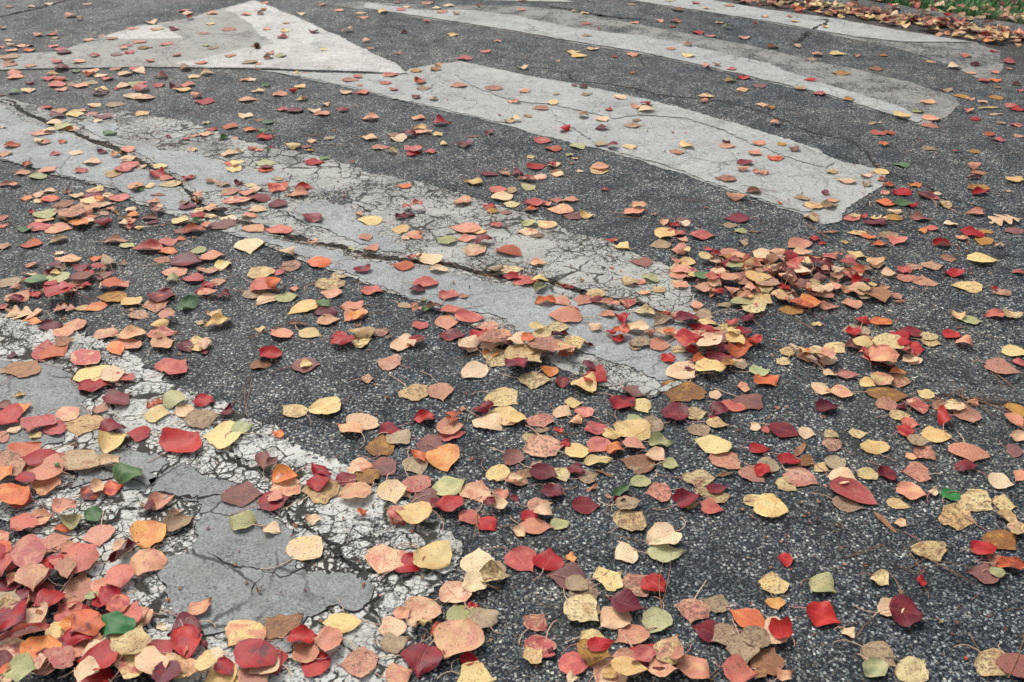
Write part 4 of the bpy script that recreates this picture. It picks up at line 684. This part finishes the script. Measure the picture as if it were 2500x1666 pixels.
def size_word(i):
    w_ = math.sqrt(i['ar'])
    return 'big' if w_ > 82 else ('small' if w_ < 52 else '')
FW = {'f': '', 'c': 'curled', 'r': 'rolled-up', 'k': 'lobed oak', 'n': 'narrow'}
def desc(i): return ' '.join(x for x in (size_word(i), COL[i['c']][4], FW[i['f']], 'leaf') if x)
def where(m):
    c = ['far left', 'left', 'centre', 'right', 'far right'][min(4, max(0, int(m.x // 500)))]
    r = 'bottom edge' if m.y > 1560 else 'bottom' if m.y > 1330 else 'lower' if m.y > 1100 else 'middle' if m.y > 800 else 'upper' if m.y > 450 else 'top'
    return r, c
def dirw(a, b):
    d = a - b
    if abs(d.x) > abs(d.y) * 1.2: return 'left of' if d.x < 0 else 'right of'
    return 'above' if d.y < 0 else 'below'
def art(s): return ('an ' if s[0] in 'aeiou' else 'a ') + s
labels = {}; used = set()
for i in big:
    nb = sorted((j for j in big if j is not i), key=lambda j: (j['m'] - i['m']).length)[:12]
    r, c = where(i['m']); base = desc(i); opts = []
    for k, j in enumerate(nb):
        cj = COL[j['c']][4]; fj = FW[j['f']]
        rel = dirw(i['m'], j['m']); jd = ' '.join(x for x in (cj, fj) if x)
        opts.append('%s %s, just %s %s one, %s %s' % (base, surface(i['m']), rel, art(jd), r, c))
        if k:
            q = nb[0]; opts.append('%s between %s and %s leaf, %s %s' % (base, art(COL[q['c']][4]), art(cj), r, c))
    opts.append('%s %s, %s %s of the photo' % (base, surface(i['m']), r, c))
    for o_ in opts:
        o_ = ' '.join(o_.split())
        if len(o_.split()) <= 16 and o_ not in used: break
    used.add(o_); labels[i['n']] = o_

KIND = {'k': ('oak_leaf', 'oak leaf'), 'n': ('narrow_leaf', 'leaf')}
SV, SF, SUV, ST = [], [], [], []          # the litter that is too much to count
def add_litter(V, F, UV, mtx, tn):
    k = len(SV); SV.extend(mtx @ p for p in V); SF.extend(tuple(k + a for a in f) for f in F); SUV.extend(UV); ST.append((len(V), *tn))
STEMC = [s2l((212, 132, 104)), s2l((218, 178, 124)), s2l((176, 78, 76)), s2l((206, 150, 104))]
for it in items:
    rg = it['rg']; g = G(*it['m']); fl = COL[it['c']][3]
    g.z = surf_z(g); near = it['m'].y > 420
    bigone = it['n'] in BIG
    V, F, UV, bp = blade(it['L'], it['W'], it['f'], fl, rg, 13 if bigone else (9 if near else 7), 8 if bigone else 6)
    top = sorted(p.z for p in V)[int(len(V) * .7)]
    zs = stack(g, it['L'], it['W'], it['yaw'], min(.017, .0018 + top * .95))
    g.z += zs + .0012
    tn = tints(it)
    if bigone:
        nm, cat = KIND.get(it['f'], ('fallen_leaf', 'leaf'))
        me = mesh('blade', V, F, True); set_uv(me, UV); paint_attrs(me, len(V), [(len(V), *tn)])
        if it['f'] != 'n' and rg.random() < .88:
            o = link(nm, None); o.empty_display_size = .02
            link('blade', me, LM, o)
            sv, sf = stem_geo(bp, it['L'], rg, zs, .0012)
            sm = mesh('stem', sv, sf, True); set_uv(sm, [(.3, .5)] * len(sv)); sc_ = rg.choice(STEMC)
            paint_attrs(sm, len(sv), [(len(sv), sc_, sc_, (0, rg.random(), .5))])
            link('stem', sm, LM, o)
        else:
            me.name = nm; o = link(nm, me, LM)
        o.location = g; o.rotation_euler = (0, 0, it['yaw'])
        o['label'] = labels[it['n']]; o['category'] = cat; o['group'] = 'fallen leaves scattered over the road'
    else:
        M = Matrix.Translation(g) @ Matrix.Rotation(it['yaw'], 4, 'Z')
        add_litter(V, F, UV, M, tn)
        if near and rg.random() < .6 and it['f'] != 'n':
            sv, sf = stem_geo(bp, it['L'], rg, zs, .0010); sc_ = rg.choice(STEMC)
            add_litter(sv, sf, [(.3, .5)] * len(sv), M, (sc_, sc_, (0, rg.random(), .5)))
# drifts in the gutter and over the verge
gut = [(1700, -40), (1780, 2), (1875, 22), (2034, 42), (2194, 72), (2380, 102), (2560, 132), (2560, -60), (1700, -60)]
n = 0; rg = random.Random(5)
while n < 760:
    x, y = rg.uniform(1680, 2560), rg.uniform(-55, 135)
    if not inpoly((x, y), gut): continue
    kl = -10 + (x - 1880) * 110 / 680
    if y < kl - 6 and rg.random() < .35 + .5 * (x > 2150): continue
    if abs(y - kl + 7) < 9 and rg.random() < .85: continue
    if y > kl + 6 and rg.random() < .12 + max(0, (y - kl - 6) / 40): continue
    g = G(x, y); onv = y < kl
    L = rg.uniform(.042, .075); f = rg.choice('ffffcccr'); c = rg.choice('sssssccccyyqqpprtttdkmmkl' if rg.random() < .93 else 'rdyo')
    V, F, UV, bp = blade(L, L * rg.uniform(.8, .98), f, 1.0, rg, 7, 6); yaw = rg.uniform(0, 6.28)
    zs = stack(g, L, L * .9, yaw, .008); g.z = (.035 if onv else .003) + zs + .001
    M = Matrix.Translation(g) @ Matrix.Rotation(yaw, 4, 'Z') @ Matrix.Rotation(rg.uniform(-.35, .35), 4, 'X') @ Matrix.Rotation(rg.uniform(-.35, .35), 4, 'Y')
    add_litter(V, F, UV, M, tints(dict(rg=rg, c=c))); n += 1
# crumbs of broken leaf
for k in range(1900):
    x, y = rg.uniform(-30, 2530), rg.uniform(120, 1690)
    g = G(x, y); d = noise.noise(Vector((g.x * 2.5, g.y * 2.5, 1)))
    if rg.random() > .35 + d or any((int(math.floor(g.x * 90)) + a, int(math.floor(g.y * 90)) + b) in HM for a in (-1, 0, 1) for b in (-1, 0, 1)): continue
    L = rg.uniform(.004, .012) if rg.random() < .90 or y > 1000 else rg.uniform(.014, .024); V, F, UV, bp = blade(L, L * .7, 'f', 1.0, rg, 4, 2); g.z = surf_z(g) + .0012
    add_litter(V, F, UV, Matrix.Translation(g) @ Matrix.Rotation(rg.uniform(0, 6.28), 4, 'Z'), tints(dict(rg=rg, c=rg.choice('ttnnuukee'))))
me = mesh('leaf_litter', SV, SF, True); set_uv(me, SUV); paint_attrs(me, len(SV), ST)
lo_ = link('leaf_litter', me, LM); lo_['kind'] = 'stuff'; lo_['label'] = 'smaller red, pink and tan leaves strewn over the road and heaped in the gutter'; lo_['category'] = 'leaves'

# ---------------- pine needles ----------------
PM = plain_mat('pine_needle_brown', (.30, .15, .07), .6)
def needle(a, b, z, rg, r=.0007, bow=None):
    n = 8; d = b - a; L = d.length; s = Vector((-d.y, d.x, 0)).normalized(); bw = (rg.uniform(-.06, .06) if bow is None else bow) * L
    P = [a + d * (i / n) + s * bw * math.sin(math.pi * i / n) + Vector((0, 0, z + .002 * math.sin(math.pi * i / n) * rg.uniform(.3, 1.5))) for i in range(n + 1)]
    V = []; F = []
    for i, p in enumerate(P):
        t = (P[min(n, i + 1)] - P[max(0, i - 1)]).normalized(); q = t.cross(Vector((0, 0, 1))).normalized(); w_ = q.cross(t); rr = r * (1 - .75 * (i / n) ** 3)
        for k in range(4): V.append(p + q * math.cos(k * 1.5708) * rr + w_ * math.sin(k * 1.5708) * rr)
        if i:
            for k in range(4): F.append(((i - 1) * 4 + k, (i - 1) * 4 + (k + 1) % 4, i * 4 + (k + 1) % 4, i * 4 + k))
    F.append((0, 1, 2, 3)); F.append(tuple(n * 4 + k for k in range(4)))
    return V, F
used2 = set()
def put(name, label, cat, group, x1, y1, x2, y2, pair, r, rg):
    A, B = G(x1, y1), G(x2, y2); c = (A + B) / 2; z = max(surf_z(A), surf_z(B), surf_z(c)) + .0015
    hm = max(HM.get((int(math.floor(q.x * 90)), int(math.floor(q.y * 90))), 0) for q in (A, c, B)); z += min(hm, .012) * .8
    V, F = needle(A - c, B - c, 0, rg, r)
    if pair:
        V2, F2 = needle(A - c, B - c + Vector((rg.uniform(-.012, .012), rg.uniform(-.012, .012), 0)), .0008, rg, r); k = len(V); V += V2; F += [tuple(k + i for i in f) for f in F2]
    o = link(name, mesh(name, V, F, True), PM); o.location = (c.x, c.y, z); o['category'] = cat; o['group'] = group; o['label'] = label
rgn = random.Random(3)
def nlabel(x1, y1, x2, y2, pair):
    m = Vector(((x1 + x2) / 2, (y1 + y2) / 2)); nb = sorted(big, key=lambda j: (j['m'] - m).length)[:8]; r, c = where(m)
    what = 'forked pair of brown pine needles' if pair else 'thin brown pine needle'
    for j in nb:
        l = '%s lying %s %s leaf, %s %s' % (what, dirw(m, j['m']).replace('above', 'just above').replace('below', 'just below'), art(' '.join(q for q in (COL[j['c']][4], FW[j['f']]) if q)), r, c)
        if l not in used2 and len(l.split()) <= 16: used2.add(l); return l
    for a in range(7):
        for b in range(a + 1, 8):
            l = '%s between %s and %s leaf, %s %s' % (what, art(COL[nb[a]['c']][4]), art(COL[nb[b]['c']][4]), r, c)
            if l not in used2 and len(l.split()) <= 16: used2.add(l); return l
    return None
for blk in NEEDLES.strip().split('#')[1:]:
    hd, body = blk.split('\n', 1); _, ox, oy, sc = hd.split(); ox, oy, sc = float(ox), float(oy), float(sc)
    for e in body.replace('\n', '').split(';'):
        t = e.split()
        if len(t) < 4: continue
        x1, y1, x2, y2 = [float(v) / sc + (ox if i % 2 == 0 else oy) for i, v in enumerate(t[:4])]; pair = len(t) > 4 and t[4] == 'p'
        if len(t) > 4 and t[4] == 't':
            put('twig', 'straight thin brown twig lying on the asphalt below the yellow leaf, upper left', 'twig', 'twigs on the road', x1, y1, x2, y2, False, .0016, rgn)
        else:
            put('pine_needle', nlabel(x1, y1, x2, y2, pair), 'pine needle', 'pine needles on the road', x1, y1, x2, y2, pair, .00075, rgn)

# straw gathered along the long crack, by the right edge and here and there
spots = [(L_, 14, 3) for L_ in TRO[6::1]] + [((2380, 985), 60, 14), ((2300, 1000), 60, 8), ((1480, 1060), 60, 6), ((560, 280), 200, 10), ((2200, 560), 160, 10), ((1900, 700), 120, 8), ((700, 720), 150, 6), ((160, 600), 120, 6), ((1750, 870), 80, 6)]
for (sx, sy), spread_, cnt in spots:
    for q in range(cnt if spread_ > 20 else (1 if rgn.random() < .75 else 2)):
        cx_, cy_ = sx + rgn.uniform(-1, 1) * spread_ * 1.4, sy + rgn.uniform(-1, 1) * spread_ * .5
        ln = (cy_ + 590) * .040 * rgn.uniform(.4, 1.0); a = rgn.gauss(.32, .5)
        x1, y1, x2, y2 = cx_ - ln * math.cos(a), cy_ - ln * math.sin(a) * .6, cx_ + ln * math.cos(a), cy_ + ln * math.sin(a) * .6
        if max(x1, x2) > 2490 or min(x1, x2) < 10: continue
        lb = nlabel(x1, y1, x2, y2, False)
        if lb: put('pine_needle', lb, 'pine needle', 'pine needles on the road', x1, y1, x2, y2, False, .0008, rgn)
# the spiky seed ball on the white arrow
V = []; F = []; g = G(628, 121); rr_ = .013; rgs = random.Random(8)
nU, nV_ = 14, 10
for i in range(nV_ + 1):
    th = math.pi * i / nV_
    for j in range(nU):
        a = 2 * math.pi * j / nU; r = rr_ * (1 + .08 * rgs.uniform(-1, 1)); V.append((r * math.sin(th) * math.cos(a), r * math.sin(th) * math.sin(a), rr_ + r * math.cos(th)))
for i in range(nV_):
    for j in range(nU): F.append((i * nU + j, (i + 1) * nU + j, (i + 1) * nU + (j + 1) % nU, i * nU + (j + 1) % nU))
SBM = plain_mat('seed_ball_brown', (.15, .065, .04), .8)
sb = link('seed_ball', None); sb.location = (g.x, g.y, .008); sb['label'] = 'dark brown spiky seed ball lying on the white arrow paint, top left'; sb['category'] = 'seed ball'
link('husk', mesh('husk', V, F, True), SBM, sb)
V = []; F = []
for k in range(90):
    z = 1 - 2 * (k + .5) / 90; a = k * 2.39996; s = math.sqrt(1 - z * z); d = Vector((s * math.cos(a), s * math.sin(a), z)); c = Vector((0, 0, rr_))
    t = d.cross(Vector((.3, .5, .8))).normalized(); u_ = d.cross(t); n0 = len(V); b0 = c + d * rr_ * .95
    V += [b0 + t * .002, b0 - t * .001 + u_ * .0018, b0 - t * .001 - u_ * .0018, c + d * (rr_ + .006)]
    F += [(n0, n0 + 1, n0 + 3), (n0 + 1, n0 + 2, n0 + 3), (n0 + 2, n0, n0 + 3)]
link('spikes', mesh('spikes', V, F), SBM, sb)
